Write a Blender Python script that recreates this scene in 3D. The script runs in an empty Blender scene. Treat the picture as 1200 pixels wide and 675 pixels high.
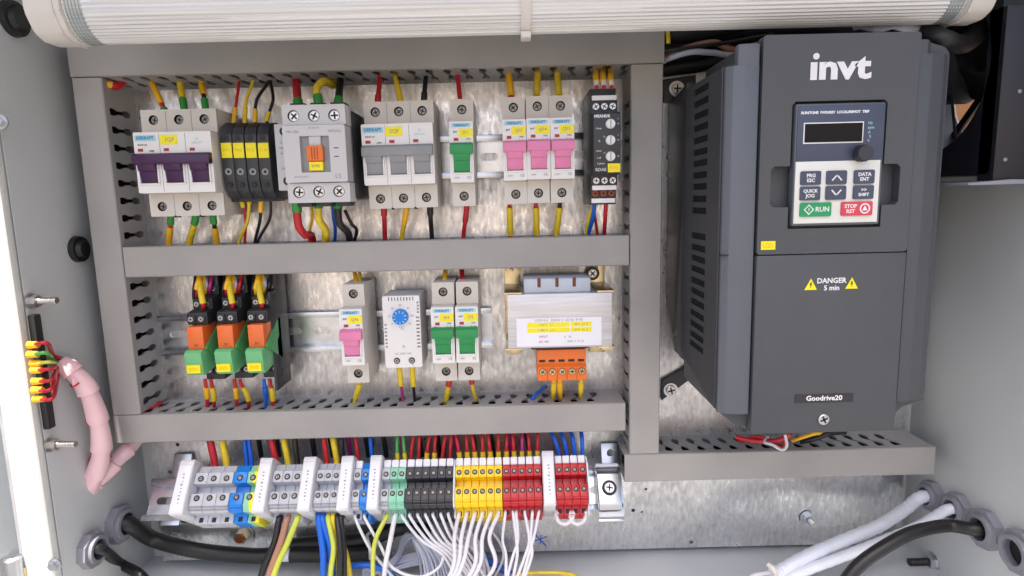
import bpy, bmesh, math, random
from mathutils import Vector, Matrix
from mathutils.geometry import tessellate_polygon
random.seed(7)
scene = bpy.context.scene
col = scene.collection
RAD = math.radians
# ------------------------------------------------------------------ camera
CAMY = -0.526
F = 720.0
R_ = Matrix(((0.9996971, 0.0241878, -0.0045395), (-0.0245903, 0.9891524, -0.1448199), (0.0009874, 0.1448877, 0.9894476)))
cam_d = bpy.data.cameras.new('camera'); cam = bpy.data.objects.new('camera', cam_d); col.objects.link(cam)
cam_d.sensor_width = 36.0; cam_d.lens = 36.0 * F / 1200.0; cam_d.clip_start = 0.01; cam_d.clip_end = 400.0
def _w(v): return Vector((v[0], v[2], -v[1]))
_r, _u, _b = _w(R_[0]), -_w(R_[1]), -_w(R_[2])
cam.matrix_world = Matrix(((_r.x, _u.x, _b.x, 0), (_r.y, _u.y, _b.y, CAMY), (_r.z, _u.z, _b.z, 0), (0, 0, 0, 1)))
scene.camera = cam
# ------------------------------------------------------------------ sky, sun, exposure
SUN_EL, SUN_AZ = RAD(71), RAD(195)      # azimuth measured from +Y towards +X
world = bpy.data.worlds.new('World'); scene.world = world; world.use_nodes = True
wn = world.node_tree.nodes; wl = world.node_tree.links
sky = wn.new('ShaderNodeTexSky'); sky.sky_type = 'NISHITA'; sky.sun_disc = False
sky.sun_elevation = SUN_EL; sky.sun_rotation = SUN_AZ
sky.air_density = 0.75; sky.dust_density = 5.0; sky.ozone_density = 0.8
wl.new(sky.outputs[0], wn['Background'].inputs[0]); wn['Background'].inputs[1].default_value = 0.15
sd = bpy.data.lights.new('sun', 'SUN'); so = bpy.data.objects.new('sun', sd); col.objects.link(so)
sd.energy = 4.0; sd.angle = RAD(0.5); sd.color = (1.0, 0.93, 0.82)
_sv = Vector((math.sin(SUN_AZ) * math.cos(SUN_EL), math.cos(SUN_AZ) * math.cos(SUN_EL), math.sin(SUN_EL)))
so.rotation_euler = _sv.to_track_quat('Z', 'Y').to_euler()
scene.view_settings.view_transform = 'Standard'; scene.view_settings.look = 'None'
scene.view_settings.exposure = 1.28; scene.view_settings.gamma = 1.0
scene.cycles.max_bounces = 10; scene.cycles.diffuse_bounces = 6
scene.cycles.use_denoising = True
# ------------------------------------------------------------------ helpers
def ray(px, py):
    d = Vector(((px - 600) / F, (py - 337.5) / F, 1.0)); return R_.transposed() @ d
def at(px, py, Y):
    w = ray(px, py); t = (Y - CAMY) / w.z
    return Vector((t * w.x, Y, -t * w.y))
def atX(px, py, X):
    w = ray(px, py); t = X / w.x
    return Vector((X, CAMY + t * w.z, -t * w.y))
# ---- materials
MATS = {}
def mat(name, base=(.5, .5, .5), rough=.5, metal=0.0, spec=.5, noise=.06, nscale=60, bump=0.0, bscale=400, coat=0.0, trans=0.0, sss=0.0, alpha=1.0, stretch=None):
    if name in MATS: return MATS[name]
    m = bpy.data.materials.new(name); m.use_nodes = True; nt = m.node_tree; N = nt.nodes; L = nt.links
    p = N['Principled BSDF']
    p.inputs['Roughness'].default_value = rough; p.inputs['Metallic'].default_value = metal
    p.inputs['Specular IOR Level'].default_value = spec
    p.inputs['Coat Weight'].default_value = coat; p.inputs['Transmission Weight'].default_value = trans
    if sss: p.inputs['Subsurface Weight'].default_value = sss; p.inputs['Subsurface Radius'].default_value = (.004, .003, .003)
    p.inputs['Alpha'].default_value = alpha
    tc = N.new('ShaderNodeTexCoord'); src = tc.outputs['Object']
    if stretch:
        mp = N.new('ShaderNodeMapping'); mp.inputs['Scale'].default_value = stretch; L.new(src, mp.inputs[0]); src = mp.outputs[0]
    no = N.new('ShaderNodeTexNoise'); no.inputs['Scale'].default_value = nscale; no.inputs['Detail'].default_value = 5
    L.new(src, no.inputs['Vector'])
    rp = N.new('ShaderNodeValToRGB'); e = rp.color_ramp.elements
    e[0].position = .3; e[1].position = .7
    e[0].color = tuple(max(0, c * (1 - noise)) for c in base) + (1,); e[1].color = tuple(min(1, c * (1 + noise)) for c in base) + (1,)
    L.new(no.outputs['Fac'], rp.inputs[0]); L.new(rp.outputs[0], p.inputs['Base Color'])
    rr = N.new('ShaderNodeMapRange'); rr.inputs[3].default_value = max(0.02, rough - .07); rr.inputs[4].default_value = min(1, rough + .07)
    L.new(no.outputs['Fac'], rr.inputs[0]); L.new(rr.outputs[0], p.inputs['Roughness'])
    if bump:
        n2 = N.new('ShaderNodeTexNoise'); n2.inputs['Scale'].default_value = bscale; n2.inputs['Detail'].default_value = 3
        L.new(src, n2.inputs['Vector'])
        b = N.new('ShaderNodeBump'); b.inputs['Strength'].default_value = bump; b.inputs['Distance'].default_value = .0006
        L.new(n2.outputs['Fac'], b.inputs['Height']); L.new(b.outputs[0], p.inputs['Normal'])
    MATS[name] = m; return m
def galvanised(name, tint=(.70, .705, .715), rlo=.16, rhi=.50, spangle=28):
    m = bpy.data.materials.new(name); m.use_nodes = True; nt = m.node_tree; N = nt.nodes; L = nt.links
    p = N['Principled BSDF']; p.inputs['Metallic'].default_value = .92
    tc = N.new('ShaderNodeTexCoord')
    w = N.new('ShaderNodeTexNoise'); w.inputs['Scale'].default_value = 14; w.inputs['Detail'].default_value = 4
    L.new(tc.outputs['Object'], w.inputs['Vector'])
    mx = N.new('ShaderNodeVectorMath'); mx.operation = 'MULTIPLY_ADD'; mx.inputs[1].default_value = (.05, .05, .05)
    L.new(w.outputs['Color'], mx.inputs[0]); L.new(tc.outputs['Object'], mx.inputs[2])
    v = N.new('ShaderNodeTexVoronoi'); v.inputs['Scale'].default_value = spangle; L.new(mx.outputs[0], v.inputs['Vector'])
    st = N.new('ShaderNodeMapping'); st.inputs['Scale'].default_value = (300, 300, 110); L.new(tc.outputs['Object'], st.inputs[0])
    n = N.new('ShaderNodeTexNoise'); n.inputs['Scale'].default_value = 1; n.inputs['Detail'].default_value = 4; L.new(st.outputs[0], n.inputs['Vector'])
    cl = N.new('ShaderNodeTexNoise'); cl.inputs['Scale'].default_value = 17; cl.inputs['Detail'].default_value = 8; cl.inputs['Roughness'].default_value = .65
    L.new(tc.outputs['Object'], cl.inputs['Vector'])
    sp = N.new('ShaderNodeSeparateColor'); L.new(v.outputs['Color'], sp.inputs[0])
    a = N.new('ShaderNodeMath'); a.operation = 'ADD'; sc_ = N.new('ShaderNodeMath'); sc_.operation = 'MULTIPLY_ADD'; sc_.inputs[1].default_value = .22; sc_.inputs[2].default_value = .4; L.new(sp.outputs[0], sc_.inputs[0]); L.new(sc_.outputs[0], a.inputs[0]); L.new(n.outputs['Fac'], a.inputs[1])
    a2 = N.new('ShaderNodeMath'); a2.operation = 'ADD'; L.new(a.outputs[0], a2.inputs[0]); L.new(cl.outputs['Fac'], a2.inputs[1])
    mr = N.new('ShaderNodeMapRange'); mr.inputs[1].default_value = 1.12; mr.inputs[2].default_value = 1.92
    L.new(a2.outputs[0], mr.inputs[0])
    r = N.new('ShaderNodeValToRGB'); r.color_ramp.elements[0].color = tuple(c * .56 for c in tint) + (1,); r.color_ramp.elements[1].color = tuple(min(1, c * 1.25) for c in tint) + (1,)
    L.new(mr.outputs[0], r.inputs[0]); L.new(r.outputs[0], p.inputs['Base Color'])
    q = N.new('ShaderNodeMapRange'); q.inputs[3].default_value = rhi; q.inputs[4].default_value = rlo
    L.new(mr.outputs[0], q.inputs[0]); L.new(q.outputs[0], p.inputs['Roughness'])
    b = N.new('ShaderNodeBump'); b.inputs['Strength'].default_value = .22; b.inputs['Distance'].default_value = .0006
    L.new(a2.outputs[0], b.inputs['Height']); L.new(b.outputs[0], p.inputs['Normal'])
    MATS[name] = m; return m
M = {}
M['plate'] = galvanised('galvanised_steel')
M['rail'] = mat('zinc_rail', (.62, .66, .71), .24, 1.0, noise=.14, nscale=90)
M['zinc'] = mat('zinc_plated', (.60, .62, .65), .32, 1.0)
M['steel'] = mat('screw_steel', (.55, .54, .52), .3, 1.0, noise=.15, nscale=300)
M['steeld'] = mat('dull_screw_steel', (.26, .25, .24), .38, .9, noise=.25, nscale=400)
M['yzinc'] = mat('yellow_zinc', (.72, .58, .34), .32, 1.0, noise=.2, nscale=120)
M['duct'] = mat('grey_duct_plastic', (.350, .340, .325), .42, bump=.2, bscale=900, noise=.085, nscale=16)
M['ductd'] = mat('grey_duct_wall', (.37, .365, .36), .5, noise=.04)
M['paint'] = mat('cabinet_powder_paint', (.56, .585, .59), .36, bump=.35, bscale=1400, noise=.03, nscale=8)
M['paintw'] = mat('cabinet_white_edge', (.74, .76, .73), .35, bump=.3, bscale=1400, noise=.02)
M['rubber'] = mat('black_rubber', (.012, .012, .013), .45)
M['mcb'] = mat('breaker_grey_body', (.62, .585, .53), .42, noise=.03, bump=.1, bscale=1500)
M['mcbw'] = mat('breaker_white_face', (.78, .77, .75), .35, noise=.02)
M['purple'] = mat('purple_toggle', (.050, .012, .062), .3)
M['greyt'] = mat('grey_toggle', (.26, .27, .28), .35)
M['green'] = mat('green_toggle', (.02, .27, .075), .35)
M['pink'] = mat('pink_toggle', (.72, .22, .40), .38)
M['yel'] = mat('yellow_sticker', (.90, .78, .01), .45, noise=.03)
M['redp'] = mat('red_print', (.40, .03, .04), .5)
M['bluep'] = mat('blue_print', (.05, .30, .50), .5)
M['lblue'] = mat('pale_blue_print', (.40, .62, .72), .5)
M['blackp'] = mat('black_print', (.03, .03, .035), .6)
M['greyp'] = mat('grey_print', (.28, .28, .30), .6)
M['whitep'] = mat('white_print', (.80, .80, .80), .5)
M['dark'] = mat('dark_recess', (.015, .015, .016), .6)
M['black'] = mat('black_plastic', (.030, .032, .036), .38)
M['blackr'] = mat('relay_black_plastic', (.022, .024, .028), .4)
M['cont'] = mat('contactor_grey', (.56, .56, .56), .4, noise=.02)
M['contd'] = mat('contactor_dark_base', (.035, .035, .038), .45)
M['orange'] = mat('orange_plastic', (.80, .17, .02), .35)
M['relor'] = mat('orange_relay', (.80, .16, .03), .25, coat=.3)
M['lgreen'] = mat('light_green_clip', (.16, .50, .22), .38)
M['dgreen'] = mat('green_lever', (.09, .36, .13), .4)
M['tgrey'] = mat('terminal_grey', (.50, .52, .57), .4)
M['twhite'] = mat('terminal_marker_white', (.80, .81, .84), .4)
M['tend'] = mat('end_stop_pale_grey', (.68, .69, .73), .4)
M['tblue'] = mat('terminal_blue', (.01, .22, .72), .35)
M['tgreen'] = mat('terminal_pale_green', (.26, .60, .42), .4)
M['tyel'] = mat('terminal_yellow', (.92, .63, .005), .38)
M['tyg'] = mat('terminal_yellow_lime', (.85, .80, .02), .38)
M['tblack'] = mat('terminal_black', (.035, .035, .04), .38)
M['tred'] = mat('terminal_red', (.52, .015, .02), .36)
M['wred'] = mat('wire_red', (.52, .018, .03), .38, noise=.15, nscale=200)
M['wyel'] = mat('wire_yellow', (.78, .58, .03), .4, noise=.12, nscale=200)
M['wor'] = mat('sleeve_orange_yellow', (.90, .50, .02), .35)
M['wblk'] = mat('wire_black', (.014, .014, .016), .32)
M['wblue'] = mat('wire_blue', (.005, .12, .62), .35)
M['wwh'] = mat('wire_white', (.70, .70, .74), .45)
M['wgw'] = mat('wire_pale_grey', (.46, .49, .60), .35)
M['wgd'] = mat('wire_gap_shade', (.26, .29, .38), .35)  # darkened grey strands stand in for shaded gaps in the hank
M['wbrn'] = mat('wire_brown', (.40, .20, .14), .4)
M['wgrn'] = mat('wire_green', (.10, .42, .10), .35)
M['wyg'] = mat('wire_yellow_green', (.55, .62, .08), .35)
M['wpur'] = mat('wire_magenta', (.45, .03, .20), .35)
M['wpack'] = mat('flat_black_and_vent_shade', (.012, .012, .013), .85, spec=.2)
M['wdbr'] = mat('wire_dark_ochre', (.16, .08, .03), .4)
M['wdred'] = mat('wire_dark_red', (.30, .01, .03), .4)
M['fgreen'] = mat('ferrule_green', (.03, .30, .05), .4)
M['pinkw'] = mat('pink_spiral_wrap', (.90, .62, .65), .34, noise=.08, nscale=40, sss=.25)
M['whitew'] = mat('white_spiral_wrap', (.72, .76, .84), .35, noise=.05, nscale=60)
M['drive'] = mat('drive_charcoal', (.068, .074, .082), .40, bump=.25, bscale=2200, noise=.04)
M['drives'] = mat('drive_shoulder_sheen_and_keypad', (.108, .121, .142), .36, bump=.15, bscale=2200, noise=.04)  # bluish reflection on the left shoulder put into colour; keypad base shares it
M['drivek'] = mat('drive_side_shaded', (.034, .037, .045), .45)  # darker than the drive: shade of its left side put into the colour
M['drived'] = mat('drive_dark_side', (.035, .037, .045), .5)
M['heat'] = mat('heatsink_metal', (.085, .085, .092), .42, .6)
M['keyblue'] = mat('keypad_blue', (.055, .072, .115), .35)
M['keywhite'] = mat('keypad_white', (.74, .76, .70), .4)
M['keybtn'] = mat('keypad_button', (.05, .065, .11), .35)
M['btng'] = mat('run_button_green', (.01, .30, .11), .35)
M['btnr'] = mat('stop_button_red', (.62, .05, .09), .35)
M['lcd'] = mat('display_window', (.006, .005, .006), .35, spec=.2)
M['lampc'] = mat('lamp_cap_cream', (.68, .64, .59), .4, noise=.02)
M['lampd'] = mat('lamp_diffuser_ribbed', (.68, .68, .66), .12, noise=.16, nscale=5, stretch=(1.2, 60, 160), coat=1.0)  # lengthwise streaks in the colour stand in for highlights on the ribs
M['lampe'] = mat('lamp_tube_end', (.42, .46, .46), .3, .6)
M['gland'] = mat('gland_grey_nut', (.25, .25, .29), .45)
M['navy'] = mat('fan_housing_navy', (.009, .010, .017), .4)
M['lam'] = mat('transformer_lamination', (.62, .62, .64), .36, .55, noise=.12, nscale=1, stretch=(30, 30, 500), bump=.3, bscale=1)
M['bob'] = mat('transformer_bobbin', (.50, .55, .62), .4)
M['copper'] = mat('copper_coil', (.30, .07, .03), .35, .3)
M['paper'] = mat('paper_label', (.82, .82, .86), .5, noise=.01)
M['knob'] = mat('thermostat_blue_knob', (.005, .20, .66), .35)
M['soil'] = mat('sunlit_paving', (.15, .15, .155), .85, noise=.2, nscale=2, bump=.4, bscale=30)
M['earth'] = mat('reflector_bank_ochre', (.42, .35, .28), .9, noise=.35, nscale=1.2, bump=.5, bscale=10)  # for the added bank that reflects warmth into the cabinet
M['stucco'] = mat('ochre_render', (.26, .11, .035), .85, noise=.1, nscale=3, bump=.4, bscale=40)
M['wgreen2'] = M['wgrn']

class MB:
    def __init__(s): s.v = []; s.f = []; s.m = []; s.mats = []
    def mi(s, m):
        if isinstance(m, str): m = M[m]
        if m not in s.mats: s.mats.append(m)
        return s.mats.index(m)
    def add(s, vs, fs, m, T=None):
        o = len(s.v); k = s.mi(m)
        for v in vs:
            v = Vector(v); s.v.append(T @ v if T else v)
        for f in fs: s.f.append([i + o for i in f]); s.m.append(k)
    def addbm(s, bm, m, T=None):
        bm.verts.ensure_lookup_table(); bm.verts.index_update()
        s.add([v.co.copy() for v in bm.verts], [[v.index for v in f.verts] for f in bm.faces], m, T); bm.free()
    def box(s, x0, x1, y0, y1, z0, z1, m, bev=0.0, T=None, seg=2):
        bm = bmesh.new(); bmesh.ops.create_cube(bm, size=1)
        for v in bm.verts: v.co = Vector(((x0 + x1) / 2 + v.co.x * (x1 - x0), (y0 + y1) / 2 + v.co.y * (y1 - y0), (z0 + z1) / 2 + v.co.z * (z1 - z0)))
        if bev: bmesh.ops.bevel(bm, geom=bm.edges[:], offset=bev, segments=seg, affect='EDGES', profile=.5)
        s.addbm(bm, m, T)
    def prism(s, poly, a0, a1, m, axis='x', bev=0.0, T=None):
        """poly in the two other axes: x->(y,z)  y->(x,z)  z->(x,y)"""
        def P(p, a): return {'x': (a, p[0], p[1]), 'y': (p[0], a, p[1]), 'z': (p[0], p[1], a)}[axis]
        bm = bmesh.new(); A = [bm.verts.new(P(p, a0)) for p in poly]; B = [bm.verts.new(P(p, a1)) for p in poly]
        n = len(poly); bm.faces.new(A); bm.faces.new(B[::-1])
        for i in range(n): bm.faces.new((A[i], B[i], B[(i + 1) % n], A[(i + 1) % n]))
        bmesh.ops.recalc_face_normals(bm, faces=bm.faces[:])
        if bev: bmesh.ops.bevel(bm, geom=bm.edges[:], offset=bev, segments=2, affect='EDGES', profile=.5)
        s.addbm(bm, m, T)
    def plate(s, outer, holes, a0, a1, m, axis='y', T=None, mh=None):
        def P(p, a): return {'x': (a, p[0], p[1]), 'y': (p[0], a, p[1]), 'z': (p[0], p[1], a)}[axis]
        loops = [outer] + holes; flat = [p for l in loops for p in l]
        tris = tessellate_polygon([[Vector((p[0], p[1], 0)) for p in l] for l in loops])
        n = len(flat); vs = [P(p, a0) for p in flat] + [P(p, a1) for p in flat]
        fs = []
        area = sum((outer[i][0] * outer[(i + 1) % len(outer)][1] - outer[(i + 1) % len(outer)][0] * outer[i][1]) for i in range(len(outer)))
        for t in tris: fs.append(list(t)); fs.append([i + n for i in t][::-1])
        s.add(vs, fs, m, T)
        o = 0
        for k, l in enumerate(loops):
            q = len(l); s.add([P(p, a0) for p in l] + [P(p, a1) for p in l], [(i, i + q, (i + 1) % q + q, (i + 1) % q) for i in range(q)], m if k == 0 or not mh else mh, T)
    def cyl(s, c, r, h, m, axis='y', n=20, r2=None, T=None, rot=0.0, bev=0):
        """from c along +axis by h"""
        r2 = r if r2 is None else r2; c = Vector(c); vs = []
        for a, rr in ((0, r), (h, r2)):
            for i in range(n):
                t = 2 * math.pi * i / n + rot; u, w = rr * math.cos(t), rr * math.sin(t)
                vs.append(c + Vector({'x': (a, u, w), 'y': (u, a, w), 'z': (u, w, a)}[axis]))
        fs = [list(range(n)), list(range(2 * n - 1, n - 1, -1))] + [(i, i + n, (i + 1) % n + n, (i + 1) % n) for i in range(n)]
        s.add(vs, fs, m, T)
    def ring(s, c, r0, r1, h, m, axis='y', n=24, T=None, rot=0.0):
        cx = {'x': (c[1], c[2]), 'y': (c[0], c[2]), 'z': (c[0], c[1])}[axis]; a = {'x': c[0], 'y': c[1], 'z': c[2]}[axis]
        s.plate(circ(cx[0], cx[1], r1, n, rot), [circ(cx[0], cx[1], r0, 24)], a, a + h, m, axis, T)
    def tube(s, pts, r, m, n=8, T=None, cap=True):
        P = [Vector(p) for p in pts]; vs = []; fs = []; up = Vector((.13, .21, .97)); prev = None
        rs = r if isinstance(r, list) else [r] * len(P)
        for i, p in enumerate(P):
            t = (P[min(i + 1, len(P) - 1)] - P[max(i - 1, 0)])
            if t.length < 1e-9: t = Vector((0, 0, 1))
            t.normalize()
            if prev is None:
                a = t.cross(up)
                if a.length < 1e-3: a = t.cross(Vector((1, 0, 0)))
                a.normalize()
            else:
                a = prev - t * prev.dot(t); a.normalize()
            prev = a; b = t.cross(a)
            for k in range(n):
                q = 2 * math.pi * k / n; vs.append(p + (a * math.cos(q) + b * math.sin(q)) * rs[i])
        for i in range(len(P) - 1):
            for k in range(n): fs.append((i * n + k, i * n + (k + 1) % n, (i + 1) * n + (k + 1) % n, (i + 1) * n + k))
        if cap: fs.append(list(range(n))[::-1]); fs.append([(len(P) - 1) * n + k for k in range(n)])
        s.add(vs, fs, m, T)
    def build(s, name, parent=None, loc=None, label=None, angle=28):
        me = bpy.data.meshes.new(name); me.from_pydata([tuple(v) for v in s.v], [], s.f)
        for m in s.mats: me.materials.append(m)
        me.polygons.foreach_set('material_index', s.m)
        bm = bmesh.new(); bm.from_mesh(me); bmesh.ops.remove_doubles(bm, verts=bm.verts[:], dist=1e-7)
        bmesh.ops.recalc_face_normals(bm, faces=bm.faces[:]); bm.to_mesh(me); bm.free()
        me.polygons.foreach_set('use_smooth', [True] * len(me.polygons)); me.set_sharp_from_angle(angle=RAD(angle)); me.update()
        o = bpy.data.objects.new(name, me); col.objects.link(o)
        if parent: o.parent = parent
        if loc is not None: o.location = loc
        if label: o['label'] = label
        return o
def circ(x, z, r, n=20, rot=0.0): return [(x + r * math.cos(2 * math.pi * i / n + rot), z + r * math.sin(2 * math.pi * i / n + rot)) for i in range(n)]
def rect(x0, x1, z0, z1): return [(x0, z0), (x1, z0), (x1, z1), (x0, z1)]
def rrect(x0, x1, z0, z1, r, n=4):
    out = []
    for cx, cz, a in ((x1 - r, z0 + r, -90), (x1 - r, z1 - r, 0), (x0 + r, z1 - r, 90), (x0 + r, z0 + r, 180)):
        for i in range(n + 1):
            t = RAD(a + 90 * i / n); out.append((cx + r * math.cos(t), cz + r * math.sin(t)))
    return out
def tag(o, label, cat, group=None, kind=None):
    if label: o['label'] = label
    if cat: o['category'] = cat
    if group: o['group'] = group
    if kind: o['kind'] = kind
    return o
def thing(name, label, cat, loc=(0, 0, 0), group=None, rx=0.0, rz=0.0):
    o = bpy.data.objects.new(name, None); col.objects.link(o); o.location = loc; o.rotation_euler = (rx, 0, rz); o.empty_display_size = .01
    return tag(o, label, cat, group)
def copy_thing(r, loc, label=None):
    c = r.copy(); col.objects.link(c); c.location = loc
    if label: c['label'] = label
    for ch in list(r.children):
        d = ch.copy(); col.objects.link(d); d.parent = c
        for g in list(ch.children):
            e = g.copy(); col.objects.link(e); e.parent = d
    return c
def text(lines, m, parent, name='printed_text', ext=.00008):
    """lines: (string, x, z, y, size[, align, bold, xscale]) facing -Y; ONE mesh"""
    vs = []; fs = []
    for l in lines:
        st, x, z, y, size = l[:5]; al = l[5] if len(l) > 5 else 'CENTER'; bold = l[6] if len(l) > 6 else 0; xs = l[7] if len(l) > 7 else 1
        cu = bpy.data.curves.new('t', 'FONT'); cu.body = st; cu.size = size; cu.align_x = al; cu.align_y = 'CENTER'; cu.extrude = ext; cu.resolution_u = 2
        cu.offset = bold
        ob = bpy.data.objects.new('t', cu); me = bpy.data.meshes.new_from_object(ob)
        o = len(vs)
        for v in me.vertices: vs.append((x + v.co.x * xs, y - v.co.z - ext, z + v.co.y))
        for p in me.polygons: fs.append([i + o for i in p.vertices])
        bpy.data.objects.remove(ob); bpy.data.curves.remove(cu); bpy.data.meshes.remove(me)
    me = bpy.data.meshes.new(name); me.from_pydata(vs, [], fs); me.materials.append(M[m] if isinstance(m, str) else m); me.update()
    o = bpy.data.objects.new(name, me); col.objects.link(o); o.parent = parent
    return o
def crom(pts, k=8):
    P = [Vector(p) for p in pts]
    if len(P) < 3:
        return [P[0].lerp(P[-1], i / k) for i in range(k + 1)]
    Q = [P[0] * 2 - P[1]] + P + [P[-1] * 2 - P[-2]]; out = []
    for i in range(1, len(Q) - 2):
        for j in range(k):
            t = j / k; a, b, c, d = Q[i - 1], Q[i], Q[i + 1], Q[i + 2]
            out.append(.5 * ((2 * b) + (c - a) * t + (2 * a - 5 * b + 4 * c - d) * t * t + (3 * b - a - 3 * c + d) * t ** 3))
    out.append(P[-1]); return out
def screw(mb, x, y, z, r, m='steel', slot=True, T=None, cross=True):
    """screw head at y facing -Y"""
    mb.cyl((x, y, z), r, .0014, m, n=16, T=T); a = random.uniform(0, 3.1)
    mb.cyl((x, y - .0003, z), r * .86, .0004, m, n=16, r2=r, T=T)
    if slot:
        for q in ((a, a + math.pi / 2) if cross else (a,)):
            Tm = (T or Matrix.Identity(4)) @ Matrix.Translation((x, y - .0004, z)) @ Matrix.Rotation(q, 4, 'Y')
            mb.box(-r * .68, r * .68, -.0002, .0003, -r * .14, r * .14, 'dark', T=Tm)
# ------------------------------------------------------------------ the setting outside the cabinet
g = MB(); g.box(-40, 40, -40, 60, -1.05, -1.0, 'soil'); tag(g.build('ground'), None, None, kind='structure')
g = MB(); g.prism([(-4.5, -1.04), (-5.2, -.5), (-6.5, .5), (-8.5, 1.3), (-14, 1.7), (-14, -1.04)], -16, 16, 'earth', 'x'); tag(g.build('warm_reflector_bank'), None, None, kind='structure')  # added unseen bank, there to reflect warm tones in the plate
g = MB(); g.box(3.0, 3.3, -2, 9, -1.0, 2.2, 'stucco', bev=.02)
tag(g.build('garden_wall'), 'ochre rendered wall glimpsed through the fan opening', 'wall')
# ------------------------------------------------------------------ enclosure
XL, XR, YB, YF, ZT, ZB = -0.3445, 0.3650, 0.016, -0.095, 0.245, -0.328
enc = thing('enclosure', 'open pale grey steel cabinet that houses all the electrical gear', 'cabinet', (0, YB, ZB))
inv = Vector((0, -YB, -ZB))
def encpart(mb, name, label=None):
    return mb.build(name, enc, inv, label)
mb = MB(); mb.box(XL - .0012, XR + .0012, YB - .0003, YB + .0020, ZB - .001, ZT + .001, 'paint'); encpart(mb, 'back_wall')
FC = (-.063, .080)   # fan centre on the right wall (Y, Z)
mb = MB(); mb.box(XL - .0015, XL, YF, YB, ZB, ZT, 'paint', bev=.0004); encpart(mb, 'side_wall')
mb = MB(); mb.plate(rect(-.20, YB, ZB, ZT), [circ(FC[0], FC[1], .056, 32)], XR, XR + .0015, 'paint', 'x'); encpart(mb, 'side_wall')
mb = MB(); mb.box(XL - .02, XR + .02, -.30, YB, ZT, ZT + .0015, 'paint'); encpart(mb, 'roof_shade_hood')  # unseen roof drawn out forward to block sky and shade the interior
mb = MB(); mb.box(XL - .0012, XR + .0012, -.14, YB + .001, ZB - .0020, ZB, 'paint'); encpart(mb, 'floor')
# folded white front edge on the left
mb = MB(); mb.box(XL - .0225, XL, YF - .009, YF, ZB, ZT, 'paintw', bev=.003, seg=3)
mb.box(XL - .0225, XL - .021, YF - .001, YB, ZB, ZT, 'paintw'); encpart(mb, 'front_flange', 'white folded front edge of the left side')
# door standing open to the left
door = thing('cabinet_door', 'pale cabinet door swung open at the far left edge', 'door', (XL - .030, YF + .0, ZB), rz=RAD(68))
mb = MB(); mb.box(-.68, 0, 0, .018, 0.0, ZT - ZB, 'paint', bev=.002); mb.build('door_panel', door)
h = thing('hinge', 'bright metal hinge pin at the bottom left corner', 'hinge', at(15, 660, YF - .012))
mb = MB(); mb.cyl((0, 0, -.03), .0062, .034, 'zinc', 'z', n=20); mb.cyl((0, 0, .004), .0062, .0015, 'zinc', 'z', n=20, r2=.004); mb.build('hinge_barrel', h)
mb = MB(); mb.box(-.0065, .0065, .001, .009, -.03, -.005, 'yzinc', bev=.0005); mb.build('hinge_leaf', h)
# ------------------------------------------------------------------ mounting plate
pa, pb = at(176, 525, 0), at(1056, 600, 0); zb_ = (at(186, 657, 0).z + at(740, 643, 0).z + at(1055, 636, 0).z) / 3
mp = thing('mounting_plate', 'galvanised steel back plate carrying ducts, rails and devices', 'mounting plate', (0, .001, zb_))
holes = [(208, 521, .0017), (199, 553, .0017), (757, 573, .0012), (810, 635, .0017), (742, 598, .0017), (752, 600, .001)]
hs = []
for hx, hy, r in holes:
    q = at(hx, hy, 0); hs.append(circ(q.x, q.z, r, 10))
mb = MB(); mb.plate(rect(pa.x, pb.x, zb_, .232), hs, 0, .002, 'plate')
mb.build('steel_sheet', mp, Vector((0, -.001, -zb_)))
mb = MB()
for a, b in (((627, 626), (640, 640)), ((641, 629), (627, 634)), ((634, 627), (633, 637))):
    A, B = at(a[0], a[1], -.0002), at(b[0], b[1], -.0002); mb.tube([A, B], .0005, 'wblue', 5)
mb.build('pen_mark', mp, Vector((0, -.001, -zb_)))
def hexbolt(name, label, p, d, r=.0065, L=.014, nutm='zinc', axis='y', group=None, thread='steel'):
    """bolt sticking out from p; d=+1/-1 direction on axis"""
    t = thing(name, label, 'bolt', p, group)
    w = MB(); w.cyl((0, 0, 0), r * 1.25, d * .0012, nutm, axis, n=24); w.build('washer', t)
    w = MB(); c = Vector((0, 0, 0)); off = d * .0012
    cc = {'x': (off, 0, 0), 'y': (0, off, 0)}[axis]; w.cyl(cc, r, d * .005, nutm, axis, n=6, rot=.3); w.build('nut', t)
    w = MB(); n = 12
    for k in range(n):
        o = d * (.0055 + L * k / n); w.cyl({'x': (o, 0, 0), 'y': (0, o, 0)}[axis], r * .52, d * L / n * .6, thread, axis, n=12, r2=r * .45)
        o2 = o + d * L / n * .6; w.cyl({'x': (o2, 0, 0), 'y': (0, o2, 0)}[axis], r * .45, d * L / n * .4, thread, axis, n=12, r2=r * .52)
    w.build('threaded_stud', t)
    return t
hexbolt('plate_bolt', 'zinc nut and stud on the bare plate below the frequency drive', at(946, 607, -.001), -1, .0055, .008)
t = thing('plate_bolt', 'round washer and bolt head half hidden behind the thick black cable', 'bolt', at(284, 628, -.001))
mb = MB(); mb.cyl((0, 0, 0), .011, -.0015, 'zinc', n=28); mb.build('washer', t)
mb = MB(); mb.cyl((0, -.0015, 0), .006, -.004, 'yzinc', n=6); mb.cyl((0, -.0055, 0), .0035, -.001, 'copper', n=16); mb.build('bolt_head', t)
p = atX(35, 353, XL); hexbolt('wall_stud', 'upper threaded stud with nut on the left cabinet wall', p, 1, .0045, .014, 'steel', 'x', 'studs holding the black strip')
p = atX(58, 521, XL); hexbolt('wall_stud', 'lower threaded stud with nut on the left cabinet wall', p, 1, .0045, .014, 'steel', 'x', 'studs holding the black strip')
p = atX(1094, 658, XR); hexbolt('wall_bolt', 'black capped bolt with zinc nut on the right wall under the cable entries', p, -1, .0065, .016, 'zinc', 'x', thread='rubber')
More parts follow.
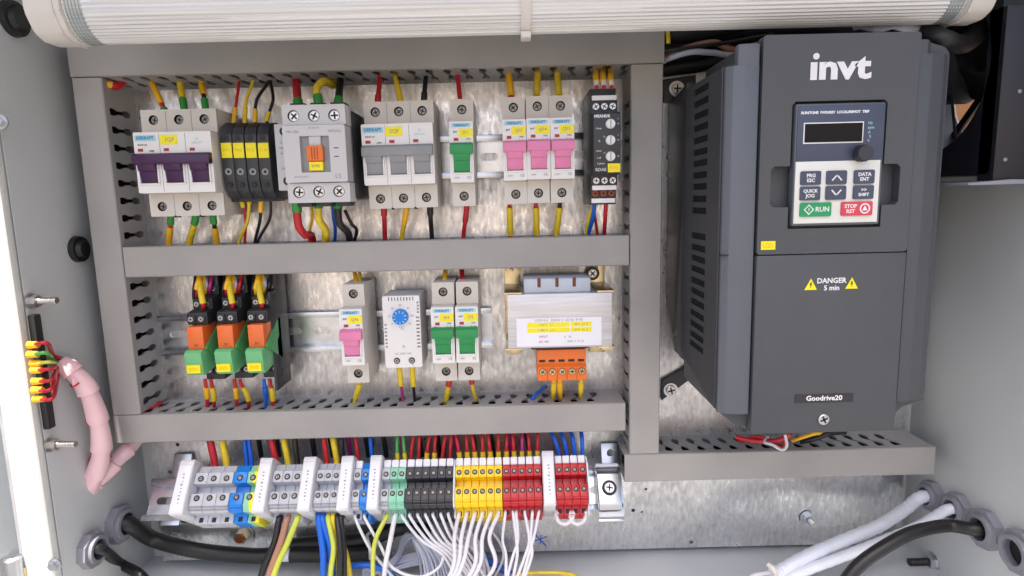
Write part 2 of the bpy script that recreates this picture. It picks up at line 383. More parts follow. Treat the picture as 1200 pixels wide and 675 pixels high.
for (x, y), lb in (((2, 143), 'small zinc screw on the white left edge near the top'), ((65, 661), 'zinc hex screw on the white left edge near the bottom')):
    t = thing('flange_screw', lb, 'screw', at(x, y, YF - .0092))
    mb = MB(); mb.cyl((0, 0, 0), .0048, -.001, 'zinc', n=20); mb.build('washer', t)
    mb = MB(); mb.cyl((0, -.001, 0), .0034, -.003, 'zinc', n=6); mb.build('screw_head', t)
# rubber grommets on left wall
for (x, y, r), lb in (((14, 22, .0125), 'large black rubber plug in the top left corner of the wall'), ((90, 292, .0105), 'black rubber plug on the left wall beside the middle duct')):
    p = atX(x, y, XL)
    if x == 90: p = Vector((XL, p.y, p.z))
    t = thing('rubber_plug', lb, 'plug', p)
    mb = MB(); mb.cyl((0, 0, 0), r, .004, 'rubber', 'x', n=28, r2=r * .95); mb.build('plug_rim', t)
    mb = MB(); mb.cyl((.004, 0, 0), r * .7, .003, 'rubber', 'x', n=28, r2=r * .55); mb.build('plug_dome', t)
# ------------------------------------------------------------------ wiring ducts
DY = -.040
zt, zj, zm, zm2, zb, zb2, zc, zc2 = .132, .0984, -.0311, -.0553, -.1690, -.1932, -.2139, -.2383
xl, xli, xri, xr, xcr = -.3302, -.3075, .0950, .1197, .3505
def slot(u, v0, v1, r, skew=0.0, n=10, rv=.0066):
    """punched slot: two oval lobes joined by a narrow neck, along v at u"""
    out = []; mid = (v0 + v1) / 2
    for k in range(n): a = RAD(-62 + 304 * k / (n - 1)); out.append((u + skew + r * math.cos(a), v1 - rv + rv * math.sin(a)))
    for k in range(n): a = RAD(118 + 304 * k / (n - 1)); out.append((u - skew + r * math.cos(a), v0 + rv + rv * math.sin(a)))
    return out
def duct(name, label, x0, x1, z0, z1, horiz, skew=.0012, bow=0, group='slotted wiring ducts'):
    t = thing('wiring_duct', label, 'wiring duct', ((x0 + x1) / 2, 0, z0), group)
    off = Vector((-(x0 + x1) / 2, 0, -z0)); e = .0012
    pitch = .0138
    if horiz:
        L0, L1 = x0, x1
        for zz, dz, s in ((z0 + .0008, .0014, 1), (z1 - .0022, .0014, 1)):
            n = int((L1 - L0 - .012) / pitch); hs = [slot(L0 + .010 + pitch * i, -.0350, -.0050, .0033, skew) for i in range(n)]
            mb = MB(); mb.plate([(L0, DY + .003), (L1, DY + .003), (L1, 0), (L0, 0)], hs, zz, zz + dz, 'ductd', 'z')
            if bow and zz < (z0 + z1) / 2:
                for v in mb.v: v.z -= bow * (v.y - DY) / .04
            mb.build('slotted_wall', t, off)
    else:
        L0, L1 = z0, z1
        for xx in (x0 + .0008, x1 - .0022):
            n = int((L1 - L0 - .012) / pitch); hs = []
            for i in range(n): hs.append([(q[1], q[0]) for q in slot(L0 + .008 + pitch * i, -.0352, -.0050, .0029, skew)])
            mb = MB(); mb.plate([(DY + .003, L0), (0, L0), (0, L1), (DY + .003, L1)], hs, xx, xx + .0014, 'ductd', 'x'); mb.build('slotted_wall', t, off)
    mb = MB(); mb.box(x0 + .001, x1 - .001, -.0016, -.0004, z0 + .001, z1 - .001, 'ductd'); mb.build('duct_base', t, off)
    # snap-on cover with turned lips
    if horiz: pr = [(DY, z0 + .0008), (DY + .0008, z0), (DY + .006, z0), (DY + .006, z0 + .0006), (DY + .0018, z0 + .0010), (DY + .0018, z1 - .0010), (DY + .006, z1 - .0006), (DY + .006, z1), (DY + .0008, z1), (DY, z1 - .0008)]
    else: pr = [(x0 + .0008, DY), (x0, DY + .0008), (x0, DY + .006), (x0 + .0006, DY + .006), (x0 + .0010, DY + .0018), (x1 - .0010, DY + .0018), (x1 - .0006, DY + .006), (x1, DY + .006), (x1, DY + .0008), (x1 - .0008, DY)]
    mb = MB()
    if horiz: mb.prism(pr, x0, x1, 'duct', 'x')
    else: mb.prism(pr, z0, z1, 'duct', 'z')
    mb.build('duct_cover', t, off)
    return t
duct('t', 'top grey wiring duct running just under the fluorescent tube', xl - .0005, xr + .0005, zj + .0004, zt, True, bow=.0045)
duct('l', 'left vertical grey wiring duct', xl, xli, zb + .0006, zj - .0004, False, 0)
duct('r', 'tall vertical grey wiring duct between the breakers and the frequency drive', xri, xr, zc + .0006, zj - .0004, False, 0)
duct('m', 'middle grey wiring duct between the two rows of breakers', xli + .0012, xri - .0010, zm2, zm, True)
duct('b', 'lower grey wiring duct above the coloured terminal blocks', xl + .0002, xri - .0036, zb2, zb, True, .0022)
duct('c', 'short grey wiring duct under the frequency drive', xri - .0040, xcr, zc2, zc, True, -.0022)
# ------------------------------------------------------------------ DIN rails
def rail(label, x0, x1, c, rx=0.0, y=0.0):
    t = thing('din_rail', label, 'mounting rail', (0, y, c), 'slotted mounting rails', rx=rx)
    w = .0175; hs = []
    x = x0 + .006
    while x + .016 < x1: hs.append(rrect(x, x + .015, -.0031, .0031, .003)); x += .025
    mb = MB(); mb.plate(rect(x0, x1, -.0125, .0125), hs, -.001, 0, 'rail')
    for s in (1, -1):
        mb.box(x0, x1, -.0075, 0, *(sorted((s * .0125, s * .0135))), 'rail', bev=.0002)
        mb.box(x0, x1, -.0075, -.0065, *(sorted((s * .0130, s * .0175))), 'rail', bev=.0002)
    mb.build('rail_profile', t)
    return t
z1c = at(575, 183.5, -.004).z; z2c = at(470, 386, -.004).z
rail('upper silver mounting rail behind the top row of breakers', xli + .003, xri - .003, z1c)
rail('middle silver mounting rail behind the relays and thermostat', xli + .003, at(577, 382, 0).x, z2c)
# ------------------------------------------------------------------ miniature circuit breakers
PW = .0177
def breaker(label, px, py, poles, tmat, sticker, width=None, cat='circuit breaker', group=None, brand='DEKRAFT', facew=None):
    """px,py = pixel centre of the front of the end blocks (Y=-.047)"""
    c = at(px, py, -.047); w = width or PW * poles; pw = w / poles
    t = thing('circuit_breaker', label, cat, (c.x, random.uniform(-.0004, .0004), c.z + random.uniform(-.0003, .0003)), group); t.rotation_euler.y = RAD(random.uniform(-.5, .5))
    H = .0400; N = .0222; hw = w / 2 - .0002
    prof = [(-.008, -H), (-.044, -H), (-.044, -N - .0003), (-.0564, -N - .0003), (-.0564, N + .0003), (-.044, N + .0003), (-.044, H), (-.008, H)]
    mb = MB(); mb.prism(prof, -hw, hw, 'mcb', 'x', bev=.0006)
    for s in (1, -1):
        za, zb_ = sorted((s * (N + .0004), s * H)); hs = []; zs = s * (N + .0102)
        for i in range(poles): hs.append(circ(-w / 2 + pw * (i + .5), zs, .0036, 20))
        mb.plate(rrect(-hw, hw, za, zb_, .0007), hs, -.047, -.0438, 'mcb', 'y', mh='dark')
        for i in range(poles):
            x = -w / 2 + pw * (i + .5)
            mb.cyl((x, -.0444, zs), .0036, .0004, 'dark', n=20)
            if i: mb.box(x - pw / 2 - .00015, x - pw / 2 + .00015, -.0472, -.0469, za + .001, zb_ - .001, 'greyp')
        for i in range(1, poles):
            mb.box(-w / 2 + pw * i - .0007, -w / 2 + pw * i + .0007, -.0474, -.040, s * H - .001, s * H + .0006, 'dark') if s < 0 else None
    mb.build('body', t)
    for s in (1, -1):
        for i in range(poles):
            q = MB(); screw(q, -w / 2 + pw * (i + .5), -.0452, s * (N + .0102), .0028, 'steeld'); q.build('terminal_screw', t)
    # white nose face with windows for the levers
    hs = []
    for i in range(poles):
        x = -w / 2 + pw * (i + .5); hs.append(rect(x - pw * .355, x + pw * .355, -.0150, .0030))
    mb = MB(); mb.plate(rrect(-hw - .0001, hw + .0001, -N, N, .0008), hs, -.0592, -.0562, 'mcbw', 'y')
    for i in range(poles):
        x = -w / 2 + pw * (i + .5)
        for s in (1, -1):
            mb.box(x + s * pw * .375 - .0006, x + s * pw * .375 + .0006, -.0609, -.0584, -.0150, .0025, 'mcbw', bev=.0003)
        mb.box(x - pw * .39, x + pw * .39, -.0604, -.0584, -.0163, -.0150, 'mcbw', bev=.0003)
        if i: mb.box(x - pw / 2 - .00015, x - pw / 2 + .00015, -.0594, -.0590, -N + .001, N - .001, 'greyp')
    mb.build('front_face', t)
    mb = MB(); mb.prism([(-.0564, .0066), (-.0618, .0068), (-.0644, .0052), (-.0648, .0010), (-.0645, -.0015), (-.0564, -.0015)], -hw + .0001, hw - .0001, tmat, 'x', bev=.0006)
    for i in range(poles):
        x = -w / 2 + pw * (i + .5)
        mb.prism([(-.0544, -.0010), (-.0640, -.0010), (-.0628, -.0060), (-.0616, -.0064), (-.0612, -.0075), (-.0594, -.0145), (-.0544, -.0145)], x - pw * .335, x + pw * .335, tmat, 'x', bev=.0004)
    mb.build('toggle', t)
    # sticker + prints
    y = -.0593
    if poles == 1:
        sx, sz, sw, sh = .0032, .0140, .0052, .0030
        mb = MB(); mb.box(sx - sw, sx + sw, y - .0002, y, sz - sh, sz + sh, 'yel'); mb.build('yellow_sticker', t)
        text([(sticker, sx, sz, y - .0002, .0034)], 'greyp', t)
        mb = MB(); mb.box(-.0072, .0072, y - .0001, y, .0180, .0208, 'lblue'); mb.box(-.0056, -.0022, y - .0001, y, .0082, .0104, 'redp'); mb.build('printed_patch', t)
        text([(brand, 0, .0194, y - .0001, .0026, 'CENTER', .00012)], 'bluep', t)
        text([('B47', -.0045, .0146, y, .0020), ('C16', -.0050, .0062, y, .0024), ('1  3', .0050, .0066, y, .0024), ('4500', .0052, .0095, y, .0016)], 'blackp', t)
        text([('~230V', -.0042, -.0188, y, .0017), ('CE', .0050, -.0188, y, .0026)], 'greyp', t)
    else:
        x0 = -w / 2
        mb = MB(); mb.box(-.0088, .0038, y - .0002, y, .0130, .0200, 'yel'); mb.build('yellow_sticker', t)
        text([(sticker, -.0020, .0165, y - .0002, .0040)], 'greyp', t)
        mb = MB(); mb.box(x0 + .0012, x0 + .0165, y - .0001, y, .0158, .0200, 'lblue')
        for k in range(3): mb.box(x0 + pw * k + .0028, x0 + pw * k + .0066, y - .0001, y, .0082, .0104, 'redp')
        mb.build('printed_patch', t)
        text([(brand, x0 + .0088, .0180, y - .0001, .0030, 'CENTER', .00015)], 'bluep', t)
        text([('DKR AFT', x0 + pw * 2.45, .0140, y, .0020), ('N', x0 + pw * 2.45, .0168, y, .0030)], 'lblue', t)
        text([('BA47-63', x0 + .0065, .0130, y, .0020), ('C25', x0 + .0050, .0058, y, .0026), ('6000', x0 + .0130, .0085, y, .0018), ('1 3 5', x0 + pw * 2.55, .0058, y, .0024)], 'blackp', t)
    return t
B = {}
B['p3'] = breaker('three-pole breaker with dark purple toggles, at the top left', 214.5, 191, 3, 'purple', '1QF', width=.0575)
B['g3'] = breaker('three-pole breaker with grey toggles, right of the contactor', 470, 181.5, 3, 'greyt', '2QF')
B['gr'] = breaker('single-pole breaker with a green toggle standing alone in the top row', 542.5, 179.5, 1, 'green', 'SF1')
for i, (x, lb) in enumerate(((603.0, 'pink-toggle breaker, left one of the three pink ones side by side in the top row'), (630.3, 'pink-toggle breaker, middle one of the three pink ones side by side in the top row'), (657.6, 'pink-toggle breaker, right one of the three pink ones side by side in the top row'))):
    B['pk%d' % i] = breaker(lb, x, (177, 176, 175)[i], 1, 'pink', 'QF%d' % (3 + i), group='single-pole pink breakers')
B['pl'] = breaker('lone pink-toggle breaker in the lower row between relays and thermostat', 417, 391.5, 1, 'pink', 'QF6', group='single-pole pink breakers')
B['g1'] = breaker('left one of the two green-toggle breakers in the lower row', 521.0, 389.0, 1, 'green', 'SF4', group='pair of green breakers')
B['g2'] = breaker('right one of the two green-toggle breakers in the lower row', 548.5, 388.3, 1, 'green', 'SF5', group='pair of green breakers')

# ------------------------------------------------------------------ four slim black fuse terminals
xs_ = [267.5, 281.5, 296, 310.5]
for i, x in enumerate(xs_):
    c = at(x, 188, -.048)
    t = thing('fuse_terminal', ('slim black fuse terminal nearest the purple breaker', 'second slim black fuse terminal from the purple breaker', 'second slim black fuse terminal from the contactor', 'slim black fuse terminal nearest the contactor')[i], 'fuse terminal', (c.x, 0, c.z), 'slim black fuse terminals')
    w = .0044
    mb = MB(); mb.prism([(-.006, -.0285), (-.026, -.0300), (-.040, -.0290), (-.047, -.0230), (-.049, -.0140), (-.049, .0190), (-.046, .0250), (-.038, .0290), (-.030, .0300), (-.006, .0290)], -w, w, 'black', 'x', bev=.0005)
    for z, r in ((.0165, .0022), (-.0095, .0017), (-.0185, .0019)): mb.cyl((0, -.0494, z), r, .0006, 'dark', n=16)
    mb.ring((0, -.0495, -.0085), .0012, .0026, .0007, 'greyt', n=16)
    mb.build('housing', t)
    q = MB(); q.box(-.0040, .0040, -.0496, -.0489, .0018, .0130, 'yel', bev=.0002); q.build('yellow_label', t)
    text([('FU%d' % (i + 1), 0, .0075, -.0497, .0032)], 'wor', t)
c = at(290, 232, -.03)
t = thing('fuse_carrier_bar', 'dark bar clamping the four slim fuse terminals together below', 'bar', (c.x, 0, c.z))
mb = MB(); mb.box(-.024, .024, -.034, -.012, -.003, .003, 'black', bev=.001); mb.build('bar_profile', t)

# ------------------------------------------------------------------ contactor
c = at(370.5, 180.5, -.075)
t = thing('contactor', 'light grey contactor with an orange indicator and a dark base in the top row', 'contactor', (c.x, 0, c.z))
mb = MB(); mb.box(-.0215, .0235, -.060, -.008, -.0330, .0330, 'contd', bev=.003)
for s in (1, -1):
    for x in (-.0145, 0, .0145): mb.box(x - .0055, x + .0055, -.064, -.052, *(sorted((s * .0320, s * .0375))), 'contd', bev=.0008)
mb.build('dark_base', t)
mb = MB()
for s in (1, -1):
    za, zb_ = sorted((s * .0205, s * .0345)); hs = [circ(x, s * .0268, .0042, 20) for x in (-.0145, 0, .0145)]
    mb = MB(); mb.plate(rrect(-.0225, .0225, za, zb_, .0008), hs, -.0745, -.0700, 'cont', 'y', mh='dark')
    mb.box(-.0225, .0225, -.0702, -.055, za, zb_, 'cont', bev=.0004)
    mb.build('terminal_block', t)
for s in (1, -1):
    for x in (-.0145, 0, .0145):
        q = MB(); screw(q, x, -.0730, s * .0268, .0039, 'zinc'); q.build('terminal_screw', t)
mb = MB(); mb.plate(rrect(-.0222, .0222, -.0200, .0200, .0012), [rect(-.0105, .0105, -.0130, .0125)], -.0775, -.0740, 'cont', 'y')
mb.box(-.0220, .0220, -.0742, -.060, -.0198, .0198, 'cont')
mb.box(.0135, .0170, -.0777, -.0774, .0035, .0041, 'blackp'); mb.box(.0135, .0170, -.0777, -.0774, -.0025, -.0019, 'blackp')
mb.build('front_cover', t)
mb = MB(); mb.box(-.0105, .0105, -.0745, -.0742, -.0130, .0125, 'greyt')
mb.box(-.0042, .0042, -.0765, -.0745, .0050, .0125, 'cont', bev=.0004); mb.build('indicator_window', t)
mb = MB(); mb.box(-.0058, .0058, -.0785, -.0745, -.0050, .0058, 'orange', bev=.0006)
for x in (-.002, 0, .002): mb.box(x - .0004, x + .0004, -.0787, -.0783, -.0040, .0045, 'copper')
mb.build('orange_indicator', t)
mb = MB(); mb.box(-.0050, .0050, -.0772, -.0745, -.0118, -.0055, 'yel', bev=.0002); mb.build('yellow_sticker', t)
text([('KM1', 0, -.0086, -.0773, .0032), ('MC-22b', -.0150, .0155, -.0775, .0026), ('METASOL', .0150, .0155, -.0775, .0022), ('1/L1 3/L2 5/L3', 0, .0180, -.0775, .0014), ('2/T1 4/T2 6/T3', -.0110, -.0160, -.0775, .0016), ('LS', .0155, -.0160, -.0775, .0046)], 'greyp', t)
# auxiliary contact block clipped to its left side
q = MB(); q.box(-.0345, -.0227, -.0600, -.020, -.0250, .0235, 'cont', bev=.0008); q.box(-.030, -.0227, -.052, -.020, .0235, .0330, 'contd', bev=.0006); q.box(-.030, -.0227, -.052, -.020, -.0330, -.0250, 'contd', bev=.0006)
for z in (.0180, -.0180): q.cyl((-.0270, -.0606, z), .0033, .0008, 'dark', n=18)
aux = q.build('auxiliary_contact', t)
for z in (.0180, -.0180):
    q = MB(); screw(q, -.0262, -.0610, z, .0022, 'zinc'); q.build('screw', aux)
text([('13', -.0300, .010, -.0601, .0022), ('NO', -.0300, .006, -.0601, .0018), ('14', -.0300, .002, -.0601, .0022), ('21', -.0262, .009, -.0601, .0022), ('NC', -.0262, .005, -.0601, .0018), ('22', -.0262, -.004, -.0601, .0022), ('UA-1', -.0285, -.009, -.0601, .0024)], 'greyp', aux)

# ------------------------------------------------------------------ phase monitoring relay (slim, black)
c = at(711.5, 170, -.070)
t = thing('monitoring_relay', 'tall slim black relay with three small dials beside the vertical duct', 'relay', (c.x, 0, c.z))
mb = MB(); mb.prism([(-.008, -.0430), (-.050, -.0430), (-.050, -.0290), (-.056, -.0290), (-.056, -.0205), (-.066, -.0205), (-.0695, -.0190), (-.0695, .0225), (-.066, .0240), (-.056, .0240), (-.056, .0345), (-.050, .0345), (-.050, .0430), (-.008, .0430)], -.0098, .0098, 'black', 'x', bev=.0005); mb.build('housing', t)
def relayterms(z, y, m='zinc'):
    for x in (-.0062, 0, .0062):
        q = MB(); q.cyl((x, y - .0004, z), .0030, .0006, 'dark', n=16); screw(q, x, y - .0012, z, .0025, m); q.build('terminal_screw', t)
relayterms(.0290, -.0560); relayterms(-.0250, -.0560); relayterms(-.0345, -.0500, 'copper')
for z, y in ((.0352, -.0570), (-.0303, -.0560), (-.0400, -.0510)):
    q = MB(); q.box(-.0090, .0090, y - .0006, y + .003, z - .0017, z + .0017, 'whitep', bev=.0002); q.build('marker_strip', t)
for k, z in enumerate((.0150, .0035, -.0080)):
    q = MB(); q.cyl((.0025, -.0695, z), .0036, -.0016, 'mcbw', n=22, r2=.0032); q.box(.0022, .0028, -.0714, -.0709, z - .003, z + .003, 'greyp'); q.build('dial', t)
q = MB(); q.box(.0005, .0095, -.0700, -.0694, -.0195, -.0132, 'yel'); q.build('yellow_sticker', t)
text([('KV1', .005, -.0163, -.0701, .0036)], 'wor', t)
text([('MEANDR', -.0035, .0205, -.0695, .0028, 'CENTER', .0001), ('Umax', -.0060, .0120, -.0695, .0018), ('R', -.0055, .0030, -.0695, .0020), ('Umin', -.0060, -.0040, -.0695, .0018), ('t off', -.0060, -.0090, -.0695, .0018), ('3 phase', -.0045, -.0130, -.0695, .0018), ('RDAE', -.0045, -.0175, -.0695, .0032),
      ('10', .0080, .0150, -.0695, .0014), ('5', .0080, .0185, -.0695, .0014), ('10', .0080, .0035, -.0695, .0014), ('5', .0080, .0070, -.0695, .0014), ('10', .0080, -.0080, -.0695, .0014), ('20', -.0020, .0060, -.0695, .0014), ('15', -.0020, -.0055, -.0695, .0014)], 'whitep', t)

# ------------------------------------------------------------------ interface relays (orange coil, green clip)
def iface(label, px, py):
    c = at(px, py, -.045)
    t = thing('interface_relay', label, 'relay', (c.x, 0, c.z), 'orange interface relays in black sockets')
    w = .0078
    mb = MB(); mb.prism([(-.006, -.0395), (-.030, -.0395), (-.034, -.0330), (-.034, -.0120), (-.030, -.0100), (-.030, .0055), (-.050, .0055), (-.050, .0150), (-.040, .0165), (-.040, .0245), (-.027, .0265), (-.027, .0415), (-.006, .0415)], -w, w, 'blackr', 'x', bev=.0005)
    mb.box(-w, w, -.0300, -.014, -.0450, -.0380, 'blackr', bev=.0006)
    mb.build('socket', t)
    for z, y, xx in ((.0102, -.0500, (-.0045, .0035)), (.0205, -.0400, (-.0040, .0040)), (.0310, -.0270, (-.0040, .0040)), (-.0362, -.0325, (-.0030, .0045))):
        for x in xx:
            q = MB(); q.box(x - .0030, x + .0030, y - .0012, y + .001, z - .0031, z + .0031, 'blackr', bev=.0003); q.cyl((x, y - .0016, z), .0023, .0005, 'dark', n=14); screw(q, x, y - .0018, z, .0020, 'zinc'); q.build('terminal_screw', t)
    mb = MB(); mb.box(-.0062, .0062, -.0560, -.030, -.0130, .0050, 'relor', bev=.0007); mb.build('relay_coil', t)
    text([('3V', 0, -.0100, -.0561, .0030)], 'copper', t)
    # green lever clip
    mb = MB(); mb.prism([(-.030, -.0130), (-.0590, -.0130), (-.0620, -.0150), (-.0600, -.0320), (-.0570, -.0335), (-.0340, -.0300)], -.0072, .0060, 'lgreen', 'x', bev=.0006)
    clip = mb.build('green_clip', t)
    mb = MB(); mb.prism([(-.024, -.0300), (-.055, -.0130), (-.055, -.0110), (-.028, .0050), (-.024, .0050)], .0064, .0078, 'dgreen', 'x', bev=.0003); mb.build('side_lever', t)
    q = MB(); q.box(-.0060, .0048, -.0624, -.0606, -.0305, -.0240, 'yel', bev=.0002); q.build('yellow_sticker', clip)
    return t
for i, (x, y) in enumerate(((236.5, 387), (270.8, 385.5), (306.0, 384.5))):
    t = iface(('relay with orange coil and green clip, nearest the left duct', 'relay with orange coil and green clip, middle of the three', 'relay with orange coil and green clip, nearest the pink breaker')[i], x, y)
    text([('KV%d' % (i + 1), -.0006, -.0273, -.0625, .0034)], 'wor', t.children[-3] if False else [ch for ch in t.children if ch.name.startswith('green_clip')][0])
c = at(334, 392, -.012)
t = thing('end_stop', 'thin dark end plate on the right of the last orange relay', 'end stop', (c.x, 0, c.z))
mb = MB(); mb.box(-.0012, .0012, -.040, -.008, -.041, .041, 'contd', bev=.0008); mb.build('stop_plate', t)

# ------------------------------------------------------------------ thermostat
c = at(471.5, 389, -.045)
t = thing('thermostat', 'small white thermostat with a round blue dial', 'thermostat', (c.x, 0, c.z))
W, H = .0148, .0292
hs = []
for k in range(9): hs.append(rrect(-W + .0048 + k * .0024, -W + .0048 + k * .0024 + .0009, H - .0040, H - .0010, .0004, 2))
for k in range(9): hs.append(rect(W - .0034, W - .0008, .0110 - .0030 * k, .0122 - .0030 * k))
for k in range(4): hs.append(rect(W - .0024, W - .0008, .0230 - .0026 * k, .0242 - .0026 * k))
for k in range(7): hs.append(rect(-W + .0008, -W + .0026, .0055 - .0030 * k, .0067 - .0030 * k))
mb = MB(); mb.plate(rrect(-W, W, -H, H, .0015), hs, -.0450, -.0425, 'mcbw', 'y'); mb.box(-W + .0001, W - .0001, -.0424, -.010, -H, H, 'cont', bev=.0006); mb.build('housing', t)
mb = MB()
for x in (-.0055, .0065): mb.cyl((x, -.0456, -.0235), .0025, .0008, 'dark', n=18)
mb.build('screw_hole', t)
for x in (-.0055, .0065):
    q = MB(); screw(q, x, -.0462, -.0235, .0017, 'steel'); q.build('terminal_screw', t)
q = MB(); q.cyl((-.0008, -.0450, .0125), .0064, -.004, 'knob', n=30, r2=.0059); kn = q.build('blue_dial', t)
q = MB()
for k in range(10):
    a = RAD(36 * k); q.box(-.0003, .0003, -.0493, -.0489, .0035, .0055, 'lblue', T=Matrix.Translation((-.0008, 0, .0125)) @ Matrix.Rotation(a, 4, 'Y'))
q.build('dial_ticks', kn)
tl = []
for k, s in enumerate(('0', '10', '20', '30', '40', '50', '60')):
    a = RAD(-130 + 260 * k / 6); tl.append((s, -.0008 + .0092 * math.sin(a), .0125 + .0092 * math.cos(a), -.0450, .0022))
text(tl + [('\u00b0C', -.0005, .0030, -.0450, .0040), ('\u25b3' if False else 'A', .0005, -.0120, -.0450, .0036), ('AC 250V 10A', 0, -.0178, -.0450, .0023), ('L', -.0055, -.0272, -.0450, .0018), ('N', .0070, -.0272, -.0450, .0018)], 'greyp', t)

# ------------------------------------------------------------------ transformer
c = at(656, 372, -.055)
t = thing('transformer', 'steel-laminated transformer with a white and yellow rating label', 'transformer', (c.x, 0, c.z))
mb = MB(); mb.box(-.0408, .0410, -.0550, -.012, -.0240, .0188, 'lam', bev=.0006)
mb.build('laminated_core', t)
mb = MB(); mb.box(-.0275, .0250, -.0500, -.014, .0188, .0302, 'bob', bev=.0012)
for x in (-.0155, -.0015, .0120): mb.box(x - .0012, x + .0012, -.0503, -.0497, .0235, .0303, 'dark')
mb.build('bobbin', t)
for x in (-.0155, -.0015, .0120):
    q = MB(); q.cyl((x, -.0503, .0240), .0007, .007, 'copper', 'z', n=8); q.build('winding_lead', t)
q = MB(); q.box(-.0230, .0230, -.047, -.02, -.0275, -.0240, 'contd', bev=.001); q.build('bobbin', t)
mb = MB()   # yellow-zinc mounting clamp: bent strap top and bottom with feet on the plate
for s in (1, -1):
    x = s * .0362
    mb.box(x - .0068, x + .0068, -.003, -.0015, -.0420, .0420, 'yzinc', bev=.0004)
    mb.box(x - .0068, x + .0068, -.0545, -.002, .0189, .0203, 'yzinc', bev=.0003); mb.box(x - .0068, x + .0068, -.0545, -.002, -.0256, -.0242, 'yzinc', bev=.0003)
    mb.box(x - .0030, x + .0068 if s > 0 else x + .0030, -.050, -.044, -.0285, -.0257, 'yzinc', bev=.0005)
mb.box(-.030, .030, -.0075, -.0035, .0395, .0435, 'yzinc', bev=.001)
mb.build('mounting_clamp', t)
for x, z in ((-.0362, .034), (.0362, .034), (-.0362, -.034), (.0362, -.034)):
    q = MB(); q.cyl((x, -.003, z), .0040, -.001, 'yzinc', n=18); screw(q, x, -.0052, z, .0030, 'steel'); q.build('clamp_screw', t)
mb = MB(); mb.box(-.0340, .0325, -.0557, -.0551, -.0225, .0000, 'paper'); 
lab = mb.build('rating_label', t)
q = MB()
for z in (-.0055, -.0098): q.box(-.0255, .0075, -.0559, -.0556, z - .0018, z + .0018, 'yel'); q.box(.0085, .0245, -.0559, -.0556, z - .0018, z + .0018, 'yel')
q.build('yellow_line', lab)
text([('OCM 0,4   220/24 V  50 Hz  IP 00', -.001, -.0020, -.0557, .0027), ('~ 220 V    L 1', -.011, -.0055, -.0559, .0022), ('24 V   4,1 A', .0165, -.0055, -.0559, .0022), ('~ 400 V    L 2', -.011, -.0098, -.0559, .0022), ('24 V   4,1 A', .0165, -.0098, -.0559, .0022), ('0   24', .006, -.0155, -.0557, .0024), ('GND  0  12  24', .012, -.0190, -.0557, .0020)], 'greyp', lab)
text([('INPUT', -.013, -.0150, -.0557, .0024), ('220  400', -.013, -.0190, -.0557, .0022)], 'wpur', lab)
# orange plug terminal hung under the transformer
c = at(658.5, 428, -.050)
t2 = thing('orange_terminal_strip', 'orange five-way screw terminal strip under the transformer', 'terminal strip', (c.x, 0, c.z))
mb = MB(); mb.prism([(-.018, -.0120), (-.052, -.0120), (-.052, -.0010), (-.047, .0010), (-.047, .0120), (-.018, .0120)], -.0195, .0195, 'orange', 'x', bev=.0006)
for i in range(4): mb.box(-.0195 + .0078 * (i + 1) - .0002, -.0195 + .0078 * (i + 1) + .0002, -.0523, -.0518, -.0115, -.0015, 'copper')
for i in range(5): mb.box(-.0156 + .0078 * i - .0024, -.0156 + .0078 * i + .0024, -.0475, -.0468, .0022, .0040, 'dark')
mb.build('terminal_body', t2)
for i in range(5):
    q = MB(); q.cyl((-.0156 + .0078 * i, -.0522, -.0045), .0030, .0003, 'copper', n=18); screw(q, -.0156 + .0078 * i, -.0530, -.0045, .0025, 'yzinc'); q.build('terminal_screw', t2)
c = at(694, 320, -.004)
t = thing('plate_screw', 'black ringed screw above the right shoulder of the transformer', 'screw', c)
mb = MB(); mb.cyl((0, 0, 0), .0060, -.0015, 'rubber', n=24); mb.build('washer', t)
mb = MB(); screw(mb, 0, -.0030, 0, .0038, 'steel'); mb.build('screw_head', t)

# ------------------------------------------------------------------ frequency drive
DF = -.142
cx0 = .2077
t = thing('frequency_drive', 'big charcoal variable frequency drive with a keypad', 'frequency drive', (cx0, 0, at(960, 500, DF).z))
OFF = -Vector(t.location)
def dat(px, py, Y=DF): p = at(px, py, Y); return (p.x, p.z)
xL = at(848, 150, -.135).x; xR = at(1113, 100, -.135).x
aL = at(891, 170, DF).x; aR = at(1074, 130, DF).x
zT = at(985, 39, DF).z; zBt = at(960, 507, DF).z; zSp = (at(890, 299, DF).z + at(1065, 295, DF).z) / 2
zsh = at(860, 76, -.135).z
print('drive', xL, xR, aL, aR, zT, zBt, zSp, zsh)
# body outline (front view)
def arc(cx, cz, r, a0, a1, n=6): return [(cx + r * math.cos(RAD(a0 + (a1 - a0) * i / n)), cz + r * math.sin(RAD(a0 + (a1 - a0) * i / n))) for i in range(n + 1)]
zbl = at(836, 478, -.13).z; zstep = at(1080, 474, -.13).z
outl = [(xL, zbl), (xL + .014, zBt + .002), (aR - .004, zBt + .002), (xR - .018, zBt + .006), (xR - .018, zstep - .004), (xR - .014, zstep), (xR, zstep + .004), (xR, zsh + .004)]
outl += [(xR - .003, zsh + .008), (xR - .016, zsh + .012), (xR - .020, zT - .002), (aL - .002, zT - .002), (aL - .008, zT - .003)]
outl += arc(aL - .020, zT - .004, .0125, 0, -80, 6)[1:] + [(xL, zsh)]
mb = MB(); mb.prism(outl, -.134, -.056, 'drive', 'y', bev=.0015)
mb.box(xL + .006, xR - .004, -.056, -.006, zBt + .022, zT - .012, 'heat', bev=.001)
for k in range(16): mb.box(xL + .010 + k * .008, xL + .0125 + k * .008, -.052, -.007, zBt + .018, zBt + .024, 'heat')
mb.build('drive_body', t, OFF)
